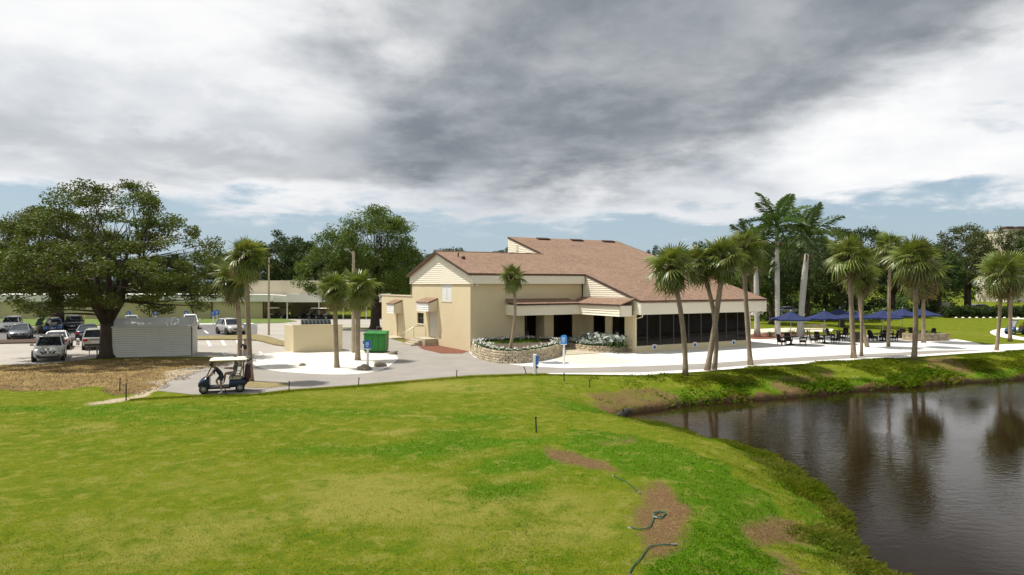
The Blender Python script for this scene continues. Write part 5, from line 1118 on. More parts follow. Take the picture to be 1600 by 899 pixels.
    fx = st[-1][0]; gz_ = .62 if suv else .55
    gr = MB().prism([(fx+.012, -.46, gz_+.12), (fx+.012, .46, gz_+.12), (fx+.03, .34, gz_-.06), (fx+.03, -.34, gz_-.06)], (-.09, 0, 0)).build('grille', M_BLACK, t)
    MB().tube([(fx+.03, -.30, gz_+.12), (fx+.05, -.17, gz_-.04), (fx+.05, .17, gz_-.04), (fx+.03, .30, gz_+.12)], .024, 6).build('grille_trim', M_CHROME, gr); MB().lathe([(.03, -.01), (.075, 0), (.03, .02)], 10, (fx+.05, 0, gz_+.05), 'x').build('badge', M_CHROME, gr)
    MB().b2(fx-.06, fx+.02, -.62, .62, .30, .42).build('bumper_intake', M_BLACK, t)
    rx = st[0][0]; MB().b2(rx-.03, rx+.2, -.74, .74, .36, .52).build('rear_bumper', M_BLACK if suv else pm_, t); MB().b2(rx-.04, rx-.0, -.26, .26, .62, .76).build('licence_plate', M_PLATE, t)
    if suv:
        for sg_ in (-1, 1): MB().tube([(t0+.15, sg_*.55, zt+.08), (t0+.2, sg_*.55, zt+.13), (t1-.2, sg_*.55, zt+.13), (t1-.12, sg_*.55, zt+.08)], .018, 5).build('roof_rail', M_BLACK, t)
    return t
def thing_part(name, parent, loc):
    o = bpy.data.objects.new(name, None); COL.objects.link(o); o.parent = parent; o.location = loc; o.empty_display_size = .1; KIDS.setdefault(parent.name, []).append(o); return o
WHEEL = [MB().lathe([(.20, -.11), (.31, -.11), (.34, -.07), (.34, .07), (.31, .11), (.20, .11)], 18, axis='y').mesh('tyre', M_TYRE, True), None]
b = MB().lathe([(.07, -.02), (.21, -.02), (.21, .02), (.19, .03), (.17, .0), (.07, .02)], 14, axis='y')
for k in range(5): a_ = k*1.2566; b.box((math.cos(a_)*.11, .015, math.sin(a_)*.11), (.16, .03, .045), M=Matrix.Rotation(-a_, 3, 'Y'))
WHEEL[1] = b.mesh('rim', M_RIM)
P_SIL, P_WHT, P_GRY, P_BLK, P_NVY, P_BLU, P_TAN = paint('silver_paint', (.50, .49, .46)), paint('white_car_paint', (.78, .78, .76), .0), paint('grey_paint', (.17, .18, .20)), paint('black_paint', (.012, .013, .016)), paint('navy_paint', (.012, .022, .055)), paint('blue_paint', (.04, .10, .24)), paint('champagne_paint', (.42, .41, .36))
def cg(px, py, back=2.2, rz=-90):
    x, y = gp(px, py); return (x-math.cos(R(rz))*back, y-math.sin(R(rz))*back, .008)
car('silver SUV parked nose out on the pale pavement beside the great oak', 'suv', P_SIL, cg(74, 566.5, 2.2, -60), R(-59))
car('white sedan seen from behind, parked past the silver SUV', 'sedan', P_WHT, cg(93, 541, 2.2, 120), R(119))
car('champagne SUV seen from behind with red tail lights beside the oak trunk', 'suv', P_TAN, cg(150, 541, 2.2, 120), R(121))
car('grey sedan facing out across the brown median', 'sedan', P_GRY, cg(28, 532, 2.2, -60), R(-58))
car('white SUV facing out behind the grey sedan', 'suv', P_WHT, cg(14, 519.5, 2.2, -60), R(-60))
car('black SUV facing out past the second oak', 'suv', P_BLK, cg(113, 518.5, 2.2, -60), R(-61))
car('blue sedan half hidden behind the second oak trunk', 'sedan', P_BLU, cg(82, 521.5, 2.2, -60), R(-60))
car('dark navy sedan behind the champagne SUV', 'sedan', P_NVY, cg(139, 528, 2.2, 120), R(118))
car('small white SUV with dark windshield parked by the grass strip', 'suv', P_WHT, cg(299, 515.5, 2.2, -62), R(-64))
car('silver SUV parked in the dark bay, its front turned to the median', 'suv', P_SIL, cg(371, 524.5, 2.2, -50), R(-49))
car('white sedan hidden behind the shed roof', 'sedan', P_WHT, cg(206, 513, 2.2, -60), R(-60))
car('grey car on the pale road behind the first patio umbrella', 'sedan', P_GRY, (*gp(1232, 492), .01), R(8))
car('dark car on the pale road beyond the patio', 'suv', P_BLK, (*gp(1338, 490), .01), R(5))
car('silver car parked behind the clipped hedge', 'suv', P_SIL, (bx(1535, 128), 128, .0), R(4))
# ------------------------------------------------------------------ golf carts
M_SEAT = mat('cart_seat', (.42, .36, .26), .7, .1, 4.); M_CROOF = mat('cart_roof', (.80, .76, .60), .5, .04, 2.); M_CLEAR = mat('windshield', (.20, .22, .22), .05, .05, 1., spec=.7); P_CREAM = paint('cream_paint', (.62, .55, .36), 0.)
def golf_cart(label, pm_, loc, rz, group=None, top=M_CROOF):
    t = thing('golf_cart', label, 'golf cart', loc, rz, group)
    sect = lambda x, wd, z0, z1: [(x, y, z) for y, z in ((-wd, z0), (-wd, z1-.08), (-wd*.8, z1), (wd*.8, z1), (wd, z1-.08), (wd, z0))]
    bevel(MB().loft([sect(.62, .56, .26, .84), sect(.80, .58, .28, .82), sect(1.0, .57, .30, .70), sect(1.14, .50, .34, .56)]).build('front_cowl', pm_, t, True), .02)
    MB().b2(-.35, .66, -.56, .56, .22, .30).build('floor', M_BLACK, t)
    bevel(MB().loft([sect(-1.1, .52, .36, .62), sect(-.9, .58, .30, .70), sect(-.36, .58, .26, .66), sect(-.3, .56, .26, .6)]).build('rear_body', pm_, t, True), .02)
    s_ = bevel(MB().b2(-.86, -.28, -.54, .54, .66, .78).build('seat', M_SEAT, t), .03); bevel(MB().prism([(-.84, -.54, .80), (-.74, -.54, .80), (-.86, -.54, 1.2), (-.95, -.54, 1.2)], (0, 1.08, 0)).build('backrest', M_SEAT, t), .03)
    for sg_ in (-1, 1):
        MB().tube([(.78, sg_*.54, .80), (.42, sg_*.56, 1.60)], .022, 6).build('front_strut', M_BLACK, t); MB().tube([(-.95, sg_*.54, .66), (-1.0, sg_*.56, 1.60)], .022, 6).build('rear_strut', M_BLACK, t)
        MB().tube([(-.45, sg_*.56, .72), (-.5, sg_*.58, .95), (-.85, sg_*.58, .98)], .018, 5).build('armrest', M_BLACK, t)
        hl = MB().box((1.08, sg_*.36, .58), (.06, .17, .07)).build('headlight', M_LAMP, t)
        for wx in (-.82, .88):
            ww = thing_part('wheel', t, (wx, sg_*.50, .225)); link(WHEEL[0], 'tyre', ww, scale=(.66, .9, .66)); link(WHEEL[1], 'rim', ww, (0, sg_*.09, 0), scale=(.62, 1, .62))
    rf = bevel(MB().loft([[(x, y, 1.62) for x, y in ((-1.12, -.56), (.58, -.56), (.58, .56), (-1.12, .56))], [(x, y, 1.67) for x, y in ((-1.16, -.61), (.64, -.6), (.64, .6), (-1.16, .61))], [(x, y, 1.74) for x, y in ((-1.0, -.46), (.46, -.46), (.46, .46), (-1.0, .46))]]).build('roof', top, t), .03)
    MB().prism([(.765, -.52, .84), (.765, .52, .84), (.44, .54, 1.58), (.44, -.54, 1.58)], (.012, 0, .004)).build('windshield', M_CLEAR, t)
    sw = MB(); sw.tube([(.42, -.28+.17*math.cos(a_*.5236), 1.0+.15*math.sin(a_*.5236)) for a_ in range(13)], .014, 5); sw.build('steering_wheel', M_BLACK, t); MB().tube([(.6, -.28, .78), (.42, -.28, 1.0)], .02, 5).build('steering_column', M_BLACK, t)
    MB().b2(-1.16, -1.06, -.45, .45, .40, .48).build('bag_rack', M_BLACK, t); return t
def golf_bag(label, loc, rz, col, group=None):
    t = thing('golf_bag', label, 'golf bag', loc, rz, group); r = random.Random(label)
    MB().tube([(0, 0, 0), (-.03, 0, .35), (-.08, 0, .85)], [.12, .14, .13], 10).build('bag', col, t, True); bevel(MB().box((-.15, 0, .35), (.1, .16, .34)).build('pocket', col, t), .03)
    for k in range(7):
        a_ = k*.9; p = Vector((-.08+.07*math.cos(a_), .07*math.sin(a_), .84)); e = p+Vector((r.uniform(-.06, 0), r.uniform(-.05, .05), r.uniform(.2, .38))); MB().tube([p, e], .007, 4).build('club_shaft', M_METAL, t); MB().box(e, (.05, .09, .05), r.uniform(0, 3)).build('club_head', M_CHROME if k % 2 else M_BLACK, t)
    return t
cx, cy = gp(342, 615); cy += .5; CR = R(200); CS = .96
def cl_(x, y): return (cx+CS*(x*math.cos(CR)-y*math.sin(CR)), cy+CS*(x*math.sin(CR)+y*math.cos(CR)))
golf_cart('navy golf cart with cream roof stopped on the path, people boarding', P_NVY, (cx, cy, .013), CR).scale = (CS,)*3
M_BAGK = mat('bag_black', (.012, .012, .014), .7, .2, 5.); M_BAGR = mat('bag_maroon', (.06, .015, .02), .7, .2, 5.)
for k, (dy, mm, lb_) in enumerate(((-.24, M_BAGK, 'black golf bag strapped to the rear of the navy cart, road side'), (.22, M_BAGR, 'maroon golf bag strapped to the rear of the navy cart, far side'))): golf_bag(lb_, (*cl_(-1.12, dy), .47), CR, mm)
c2 = gp(67, 521.5); golf_cart('cream golf cart with a driver in white beside the second oak', P_CREAM, (c2[0], c2[1]+.4, .012), R(184))
c3 = gp(1596, 523.5); golf_cart('blue golf cart with dark roof posts on the curving far path', P_BLU, (c3[0], c3[1]+.4, .008), R(178))
for k, (px, dd, rz) in enumerate(((430,1.5,20),(441,3.2,200),(479,2.2,170),(486,4.5,190),(494,.8,160),(505,.2,165))):
    golf_cart('black golf cart parked in the shade of the carport', P_BLK, (bx(px, YC+dd), YC+dd, .012), R(rz), 'golf carts under the carport', M_CROOF if k in (0, 4, 5) else M_BLACK)
# ------------------------------------------------------------------ people (skin-grown bodies)
M_SKIN = mat('skin', (.42, .24, .16), .6, .1, 8.); M_SKIN2 = mat('skin_tan', (.34, .19, .12), .6, .1, 8.)
M_BLKC = mat('black_cloth', (.012, .012, .016), .9, .2, 6.); M_GRYC = mat('grey_shorts', (.36, .36, .36), .9, .12, 6.); M_DGRY = mat('dark_shorts', (.03, .03, .035), .9, .2, 6.); M_TEAL = mat('grey_green_shirt', (.16, .20, .20), .9, .15, 6.); M_WHC = mat('white_cloth', (.75, .75, .74), .9, .08, 6.); M_SHOE = mat('white_shoe', (.6, .6, .58), .7, .1, 8.); M_HAIR = mat('dark_hair', (.03, .022, .016), .8, .3, 20.); M_GHAIR = mat('grey_hair', (.22, .20, .18), .8, .3, 20.); M_BLC = mat('blue_cloth', (.03, .08, .3), .9, .15, 6.)
def person(label, J, loc, rz, skin, top, legs, shoe, hair, sleeve=.5, trouser=.55, cap=False, scale=1., group=None):
    """J: joints in metres, facing -y.  One continuous skinned body, hair as its child."""
    t = thing('person', label, 'person', loc, rz, group); t.scale = (scale,)*3
    V, E, Rd, lab = [], [], [], []
    def add(p, r, l, par=None):
        V.append(Vector(p)); Rd.append(r); lab.append(l)
        if par is not None: E.append((par, len(V)-1))
        return len(V)-1
    pe, ch, nk, hd = [Vector(J[k]) for k in ('pelvis', 'chest', 'neck', 'head')]
    i0 = add(pe, (.155, .115), 'L'); i1 = add(pe.lerp(ch, .5), (.145, .105), 'T', i0); i2 = add(ch, (.165, .115), 'T', i1); i3 = add(nk, (.058, .058), 'S', i2)
    up = (hd-nk).normalized(); i4 = add(hd-up*.04, (.068, .078), 'S', i3); i5 = add(hd+up*.06, (.078, .092), 'S', i4); i6 = add(hd+up*.125, (.05, .06), 'S', i5)
    fw = Vector(J.get('face', (0, -1, 0))).normalized(); add(hd+fw*.105+up*.01, (.014, .018), 'S', i4)
    for s in ('l', 'r'):
        sh_, el, wr = [Vector(J[s+k]) for k in ('sh', 'el', 'wr')]
        a = add(sh_, (.06, .06), 'T', i2); m = add(sh_.lerp(el, sleeve), (.052, .052), 'T', a); a = add(el, (.04, .04), 'S', m); a = add(el.lerp(wr, .4), (.038, .038), 'S', a); a = add(wr, (.026, .026), 'S', a)
        d = (wr-el).normalized(); sd_ = d.orthogonal().normalized(); o = d.cross(sd_); pl_ = add(wr+d*.055, (.026, .036), 'S', a)
        for k, (f, L) in enumerate(((-.030, .062), (-.010, .074), (.010, .070), (.030, .055))):
            q = add(wr+d*.10+sd_*f, (.009, .009), 'S', pl_); q = add(wr+d*(.10+L*.5)+sd_*f*1.1+o*.006, (.0085, .0085), 'S', q); add(wr+d*(.10+L*.9)+sd_*f*1.1+o*.026, (.007, .007), 'S', q)
        q = add(wr+d*.04+sd_*.045, (.011, .011), 'S', pl_); add(wr+d*.085+sd_*.062+o*.015, (.008, .008), 'S', q)
        hp, kn, ak, to = [Vector(J[s+k]) for k in ('hp', 'kn', 'ak', 'to')]
        a = add(hp, (.095, .095), 'L', i0); m = add(hp.lerp(kn, trouser), (.082, .085), 'L', a); m2 = add(hp.lerp(kn, trouser+.06), (.068, .068), 'S' if trouser < .95 else 'L', m); a = add(kn, (.056, .056), 'S' if trouser < .95 else 'L', m2); a = add(kn.lerp(ak, .35), (.054, .056), 'S' if trouser < .95 else 'L', a); a = add(ak, (.036, .036), 'F', a); a = add(ak.lerp(to, .5)-Vector((0, 0, .025)), (.038, .035), 'F', a); add(to, (.034, .026), 'F', a)
    me = bpy.data.meshes.new('body'); me.from_pydata([tuple(v) for v in V], E, []); o = bpy.data.objects.new('body', me); COL.objects.link(o)
    mod = o.modifiers.new('skin', 'SKIN'); mod.use_smooth_shade = True; o.modifiers.new('sub', 'SUBSURF').levels = 1
    for k, sv in enumerate(me.skin_vertices[0].data): sv.radius = Rd[k]; sv.use_root = (k == 0)
    dg = bpy.context.evaluated_depsgraph_get(); ev = o.evaluated_get(dg); nm = bpy.data.meshes.new_from_object(ev); bpy.data.objects.remove(o); bpy.data.meshes.remove(me)
    nm.name = 'body'; nm.materials.clear()
    for m in (skin, top, legs, shoe): nm.materials.append(m)
    A = np.array([tuple(V[a]) for a, b in E]); B = np.array([tuple(V[b]) for a, b in E]); idx = {'S': 0, 'T': 1, 'L': 2, 'F': 3}
    for f in nm.polygons:
        c = np.array(f.center); ab = B-A; tt = np.clip(np.sum((c-A)*ab, 1)/np.maximum(np.sum(ab*ab, 1), 1e-9), 0, 1); dd = np.sum((A+tt[:, None]*ab-c)**2, 1); k = int(dd.argmin())
        f.material_index = idx[lab[E[k][0]] if tt[k] < .5 else lab[E[k][1]]]; f.use_smooth = True
    body = link(nm, 'body', t)
    q = up.to_track_quat('Z', 'Y').to_matrix(); hb = MB().lathe([(.088, -.015), (.098, .04), (.092, .09), (.06, .125), (.01, .138)], 12)
    hb.v = [tuple(q @ Vector((x, y, z))+hd+up*.035-fw*.018) for x, y, z in hb.v]; hb.build('hair', hair, t, True)
    if cap: MB().prism([tuple(hd+up*.10+fw*.07+up.cross(fw)*a) for a in (-.07, .07)]+[tuple(hd+up*.09+fw*.19+up.cross(fw)*a) for a in (.05, -.05)], tuple(up*.012)).build('cap_brim', hair, t)
    for s in (-1, 1):
        e = hd+up.cross(fw)*s*.09+up*.0; MB().lathe([(.012, -.03), (.02, 0), (.012, .03)], 6, tuple(e)).build('ear', skin, t, True)
    return t
STAND = dict(pelvis=(0, 0, .94), chest=(0, .01, 1.34), neck=(0, 0, 1.50), head=(0, -.015, 1.62), lsh=(.19, .01, 1.42), lel=(.27, .03, 1.14), lwr=(.12, -.16, 1.08), rsh=(-.19, .01, 1.42), rel=(-.28, .03, 1.14), rwr=(-.10, -.17, 1.10),
             lhp=(.10, 0, .90), lkn=(.12, -.02, .50), lak=(.13, .02, .09), lto=(.15, -.17, .035), rhp=(-.10, 0, .90), rkn=(-.11, -.01, .50), rak=(-.12, .03, .09), rto=(-.14, -.16, .035))
pp = gp(383.5, 574); person('person standing behind the navy cart in black shirt and pale grey shorts', STAND, (*pp, .012), R(12), M_SKIN, M_BLKC, M_GRYC, M_BLKC, M_GHAIR, scale=1.02)
# boarding: one foot on the ground, torso bent into the cart
BOARD = dict(pelvis=(0, .12, .88), chest=(.26, .22, 1.16), neck=(.37, .26, 1.27), head=(.47, .27, 1.35), face=(.8, -.2, -.5), lsh=(.30, .40, 1.22), lel=(.50, .40, 1.0), lwr=(.62, .32, .86), rsh=(.26, .03, 1.20), rel=(.42, -.02, .98), rwr=(.62, .06, .88),
             lhp=(.02, .22, .84), lkn=(.30, .30, .62), lak=(.22, .36, .36), lto=(.40, .36, .33), rhp=(0, .04, .84), rkn=(.05, -.02, .46), rak=(.0, .0, .09), rto=(.17, -.04, .04))
BOARD = {k: ((-v[0], v[1], v[2]) if k != 'face' else (-v[0], v[1], v[2])) for k, v in BOARD.items()}
pb = gp(346.5, 616); person('person bending into the navy cart in black shirt and dark shorts', BOARD, (pb[0], pb[1], .012), R(14), M_SKIN2, M_BLKC, M_DGRY, M_SHOE, M_HAIR)
SIT = dict(pelvis=(0, 0, .12), chest=(0, .06, .50), neck=(0, .05, .66), head=(0, .02, .78), lsh=(.19, .06, .58), lel=(.24, -.08, .34), lwr=(.12, -.36, .36), rsh=(-.19, .06, .58), rel=(-.24, -.08, .34), rwr=(-.10, -.36, .36),
           lhp=(.10, -.02, .09), lkn=(.12, -.44, .10), lak=(.12, -.50, -.34), lto=(.13, -.68, -.38), rhp=(-.10, -.02, .09), rkn=(-.12, -.44, .10), rak=(-.12, -.50, -.34), rto=(-.13, -.68, -.38))
person('person seated in the navy cart in a grey-green shirt', SIT, (*cl_(-.55, -.27), .78), CR-R(270), M_SKIN, M_TEAL, M_GRYC, M_SHOE, M_HAIR, cap=True)
person('driver in a white shirt seated in the cream golf cart', SIT, (c2[0]+.56, c2[1]+.2, .80), R(-86), M_SKIN2, M_WHC, M_DGRY, M_SHOE, M_HAIR)
person('driver in a blue shirt seated in the blue golf cart', SIT, (c3[0]+.56, c3[1]+.2, .80), R(-92), M_SKIN2, M_BLC, M_DGRY, M_SHOE, M_HAIR)
# ------------------------------------------------------------------ signs, poles, stakes
M_SIGNL = mat('sign_light_blue', (.03, .26, .72), .45, .08, 4.); M_POLEW = mat('pole_weathered', (.46, .39, .28), .9, .2, 2., fscale=8, fvar=.2)
def arch_sign(label, px, py, ytop, yb, wpx, rz=0., group=None, col=M_SIGNB, marks=True):
    x, y = gp(px, py); k = y/F; zt_, zb_ = H-(ytop-HZ)*k, H-(yb-HZ)*k; hw = wpx*k/2
    t = thing('post_sign', label, 'sign', (x, y, .012), rz, group)
    MB().b2(-.06, .06, -.05, .05, 0, zb_+.02).build('post', M_WHITE, t)
    arc = [(-hw, 0, zb_), (hw, 0, zb_), (hw, 0, zt_-hw*.6)]+[(hw*math.cos(a_), 0, zt_-hw*.6+hw*.6*math.sin(a_)) for a_ in (.5, 1., 1.57, 2.14, 2.64)]+[(-hw, 0, zt_-hw*.6)]
    pn = MB().prism([(a, -.07, c) for a, b_, c in arc], (0, .14, 0)).build('panel', col, t)
    if marks:
        h_ = zt_-zb_
        for f, ww, hh in ((.62, .55, .10), (.42, .62, .07), (.2, .3, .1)): MB().b2(-hw*ww, hw*ww, -.076, -.071, zb_+h_*f, zb_+h_*(f+hh)).build('lettering', M_WHITE, pn)
    MB().b2(-hw*1.02, hw*1.02, -.075, .075, zb_-.05, zb_-.002).build('panel_foot', M_WHITE, t); return t
arch_sign('blue round-topped sign on white post in the gravel by the green dumpster', 574.5, 577.5, 532, 545, 9.5, R(-10))
arch_sign('light blue round-topped sign on white post at the entrance walk', 881, 571.5, 524, 538, 9.5, R(-30), col=M_SIGNL)
for px, py, yt, lab in ((201, 507, 486.5, 'blue topped sign beyond the shed next to the oak'), (243, 507, 485.5, 'blue topped sign beyond the shed roof ridge'), (291, 504.5, 486, 'blue topped sign behind the small white SUV'), (333, 508, 486.5, 'nearer of the paired blue topped signs on the grass strip'), (339, 504.5, 484.5, 'farther of the paired blue topped signs on the grass strip')): arch_sign(lab, px, py, yt, yt+8, 6.4)
arch_sign('small blue sign on low white post before the silver SUV in the bay', 384, 523.5, 507, 513, 5.5)
# leaning white post with blue panels at the lawn edge
x, y = gp(836, 585); t = thing('post_sign', 'white lawn-edge post with blue panel turned aside', 'sign', (x, y, 0), R(62)); k = y/F
bevel(MB().b2(-.11, .11, -.10, .10, 0, 31*k).build('post', M_WHITE, t), .03); MB().b2(-.10, .10, -.19, -.102, 15*k, 29*k).build('panel', M_SIGNB, t); MB().b2(-.09, .09, -.16, -.102, 9.5*k, 13*k).build('panel', M_NAVY, t)
def pole(label, px, py, ytop, r0, m, arm=None):
    x, y = gp(px, py); z = H-(ytop-HZ)/F*y; t = thing('utility_pole', label, 'pole', (x, y, .0)); MB().tube([(0, 0, 0), (0, 0, z*.5), (.02, 0, z)], [r0, r0*.85, r0*.7], 8).build('shaft', m, t)
    if arm: MB().tube([(0, 0, z-.25), arm[0], arm[1]], [.05, .04, .03], 5).build('arm', M_METAL, t); bevel(MB().box(Vector(arm[1])+Vector((-.1, 0, -.02)), (.35, .18, .1)).build('lamp_head', M_METAL, t), .02)
    return z
zp = H-(402-HZ)/F*gp(0, 523)[1]; pole('thin pale lamp pole on the dry median behind the tall palm', 420, 524, 402, .12, M_POLEW, ((.4, 0, zp+.1), (.9, 0, zp+.15)))
zp = H-(393-HZ)/F*gp(0, 551)[1]; pole('weathered timber pole with broken arm rising above the gravel palms', 552, 551.5, 393, .15, M_POLEW, ((-.2, 0, zp-.05), (-.42, 0, zp+.15)))
M_YEL = mat('yellow_guard', (.75, .62, .12), .6, .1, 3.)
x, y = gp(130.5, 512); t = thing('guy_guard', 'slanting yellow guy-wire guard between the parked cars', 'pole', (x, y, .0)); MB().tube([(0, 0, 0), (.2, 0, 1.6)], .07, 8).build('guard', M_YEL, t, True); MB().tube([(.2, 0, 1.6), (.32, 0, 2.6)], .012, 4).build('wire', M_METAL, t)
M_STAKE = mat('dark_stake', (.025, .022, .02), .8, .3, 8.)
stakes = ((197, 626, 601, 'tall dark stake at the sandy path corner'), (451.5, 610.5, 597, 'short dark stake on the verge beside the palm patch'), (560, 603.5, 591.5, 'short dark stake on the verge below the gravel island'), (713.5, 590, 580, 'short dark stake on the verge below the clubhouse corner'), (822.5, 584.8, 574.5, 'slanting dark stake next to the white lawn-edge post'), (881.5, 596, 584, 'dark stake on the lawn below the entrance walk'), (921.5, 600.5, 588.5, 'dark stake above the bare bank'), (838, 676, 653, 'lone dark stake standing in the open lawn'), (187, 612, 592, 'second dark stake by the sandy path corner'), (353, 618.5, 606, 'dark stake at the verge under the navy cart'))
for px, py, yt, lab in stakes:
    x, y = gp(px, py); hh = (py-yt)/F*y; t = thing('rope_stake', lab, 'stake', (x, y, float(ground_z([(x, y)])[0]))); ln = random.uniform(-.05, .05)+(-.12 if 'slant' in lab else 0)
    MB().tube([(0, 0, -.05), (ln*.5, 0, hh*.6), (ln, 0, hh)], [.028, .026, .026], 6).build('shaft', M_STAKE, t); MB().lathe([(.03, -.01), (.045, .01), (.03, .04)], 8, (ln, 0, hh)).build('cap', M_STAKE, t)
for k, ((a, b_), lab) in enumerate((((0, 8), 'slack rope between the two stakes at the sandy corner'), ((9, 1), 'slack rope strung past the navy cart'))):
    p, q = [Vector((*gp(stakes[i][0], stakes[i][1]), (stakes[i][1]-stakes[i][2])/F*gp(0, stakes[i][1])[1]-.03)) for i in (a, b_)]; tag(MB().tube([p.lerp(q, f)-Vector((0, 0, .22*math.sin(math.pi*f))) for f in [i/10 for i in range(11)]], .008, 4).build('rope', M_STAKE), lab, 'rope')
# bike rack, fire hydrant, stones, log
x, y = gp(150, 556); t = thing('bike_rack', 'bent tube bicycle rack at the foot of the great oak', 'bike rack', (x, y, 0))
for k in range(2): MB().tube([(-.5+.55*k, .1*k, 0), (-.5+.55*k, .1*k, .55), (-.42+.55*k, .1*k, .72), (0+.45*k, .1*k, .72), (.06+.45*k, .1*k, .55), (.06+.45*k, .1*k, 0)], .03, 6).build('hoop', M_METAL, t)
x, y = gp(122, 541.5); t = thing('bollard', 'short white bollard on the median between two cars', 'bollard', (x, y, .1)); MB().lathe([(.13, 0), (.13, .42), (.15, .46), (.11, .56), (.03, .6)], 10).build('post', M_WHITE, t, True); MB().lathe([(.135, .30), (.135, .36)], 10).build('band', M_KERB, t)
def rock(name, label, px, py, s, m, seed, z=0., group=None):
    bm = bmesh.new(); bmesh.ops.create_icosphere(bm, subdivisions=3, radius=1.); 
    for v in bm.verts: n_ = mnoise.noise(v.co*1.3+Vector((seed*3.1, 0, 0)))*.35+mnoise.noise(v.co*3.1+Vector((seed, 5, 0)))*.12; v.co *= 1+n_; v.co.z *= .62
    me = bpy.data.meshes.new(name); bm.to_mesh(me); bm.free(); me.materials.append(m); x, y = gp(px, py, z); o = link(me, name, None, (x, y, z+s*.22), (0, 0, seed), s); me.polygons.foreach_set('use_smooth', [True]*len(me.polygons)); return tag(o, label, 'rock', group)
M_ROCK = mat('limestone', (.30, .25, .19), .95, .35, 2., fscale=9, fvar=.3, bump=.8, bscale=8)
rock('rock', 'flat brown rock at the gravel island rim below the blue sign', 570, 578.5, .42, M_ROCK, 1); rock('rock', 'rounded brown rock at the gravel island rim nearest the drive bend', 594, 573, .40, M_ROCK, 2); rock('rock', 'small rock at the gravel island beside the green dumpster end', 614, 554, .34, M_ROCK, 3); rock('rock', 'low stone in the middle of the gravel island', 472, 572, .22, M_ROCK, 4)
rock('rock', 'dark stone at the tip of the pond inlet', 947, 655, .22, M_ROCK, 5, -.6)
lg0, lg1 = Vector((*gp(958, 655, -.75), -.78)), Vector((*gp(981, 647, -.75), -.62)); lg = thing('log', 'dark waterlogged timber lying at the pond inlet', 'log', lg0); M_LOG = mat('wet_log', (.035, .028, .022), .6, .3, 4., bump=.6, bscale=14)
MB().tube([(0, 0, 0), (lg1-lg0)*.5, lg1-lg0], [.15, .17, .15], 9).build('timber', M_LOG, lg, True)
MB().tube([(lg1-lg0)*.6, (lg1-lg0)*.6+Vector((.05, -.1, .28))], [.05, .025], 6).build('branch_stub', M_LOG, lg)
# block ring seat and stone wall at the patio end
x, y = gp(1456, 533); t = thing('stone_planter', 'low pale stone planter at the end of the patio', 'planter', (x, y, 0), R(10)); M_STONE = mat('patio_stone', (.48, .38, .25), .95, .3, 3., bump=.8, bscale=18, rand=.2)
for c in range(3):
    for k in range(9):
        o = MB().box((0, 0, 0), (.43, .3, .17)).mesh('block', M_STONE) if (c, k) == (0, 0) else bpy.data.objects['patio_block_src'].data if 0 else None
SB = MB().box((0, 0, .085), (.43, .3, .165)).mesh('block', M_STONE)
for c in range(4):
    for k in range(8): link(SB, 'block', t, (-1.6+.44*k+.2*(c % 2), 0, c*.172+.004), (0, 0, random.uniform(-.04, .04)))
    for k in range(3): link(SB, 'block', t, (-1.75, .44+.44*k, c*.172+.004), (0, 0, R(90)+random.uniform(-.04, .04)))
for k in range(4): o = thing('bedding_plant', 'dark red leafy plant in the patio stone planter', 'plant', (x-1.1+.7*k, y+.5, .45), k, 'plants in the stone planter'); o.scale = (1.5,)*3; link(PLG[k % 3], 'leaves', o)
MB().b2(-1.6, 1.6, .18, 1.4, 0, .5).build('soil', M_SOIL, t)
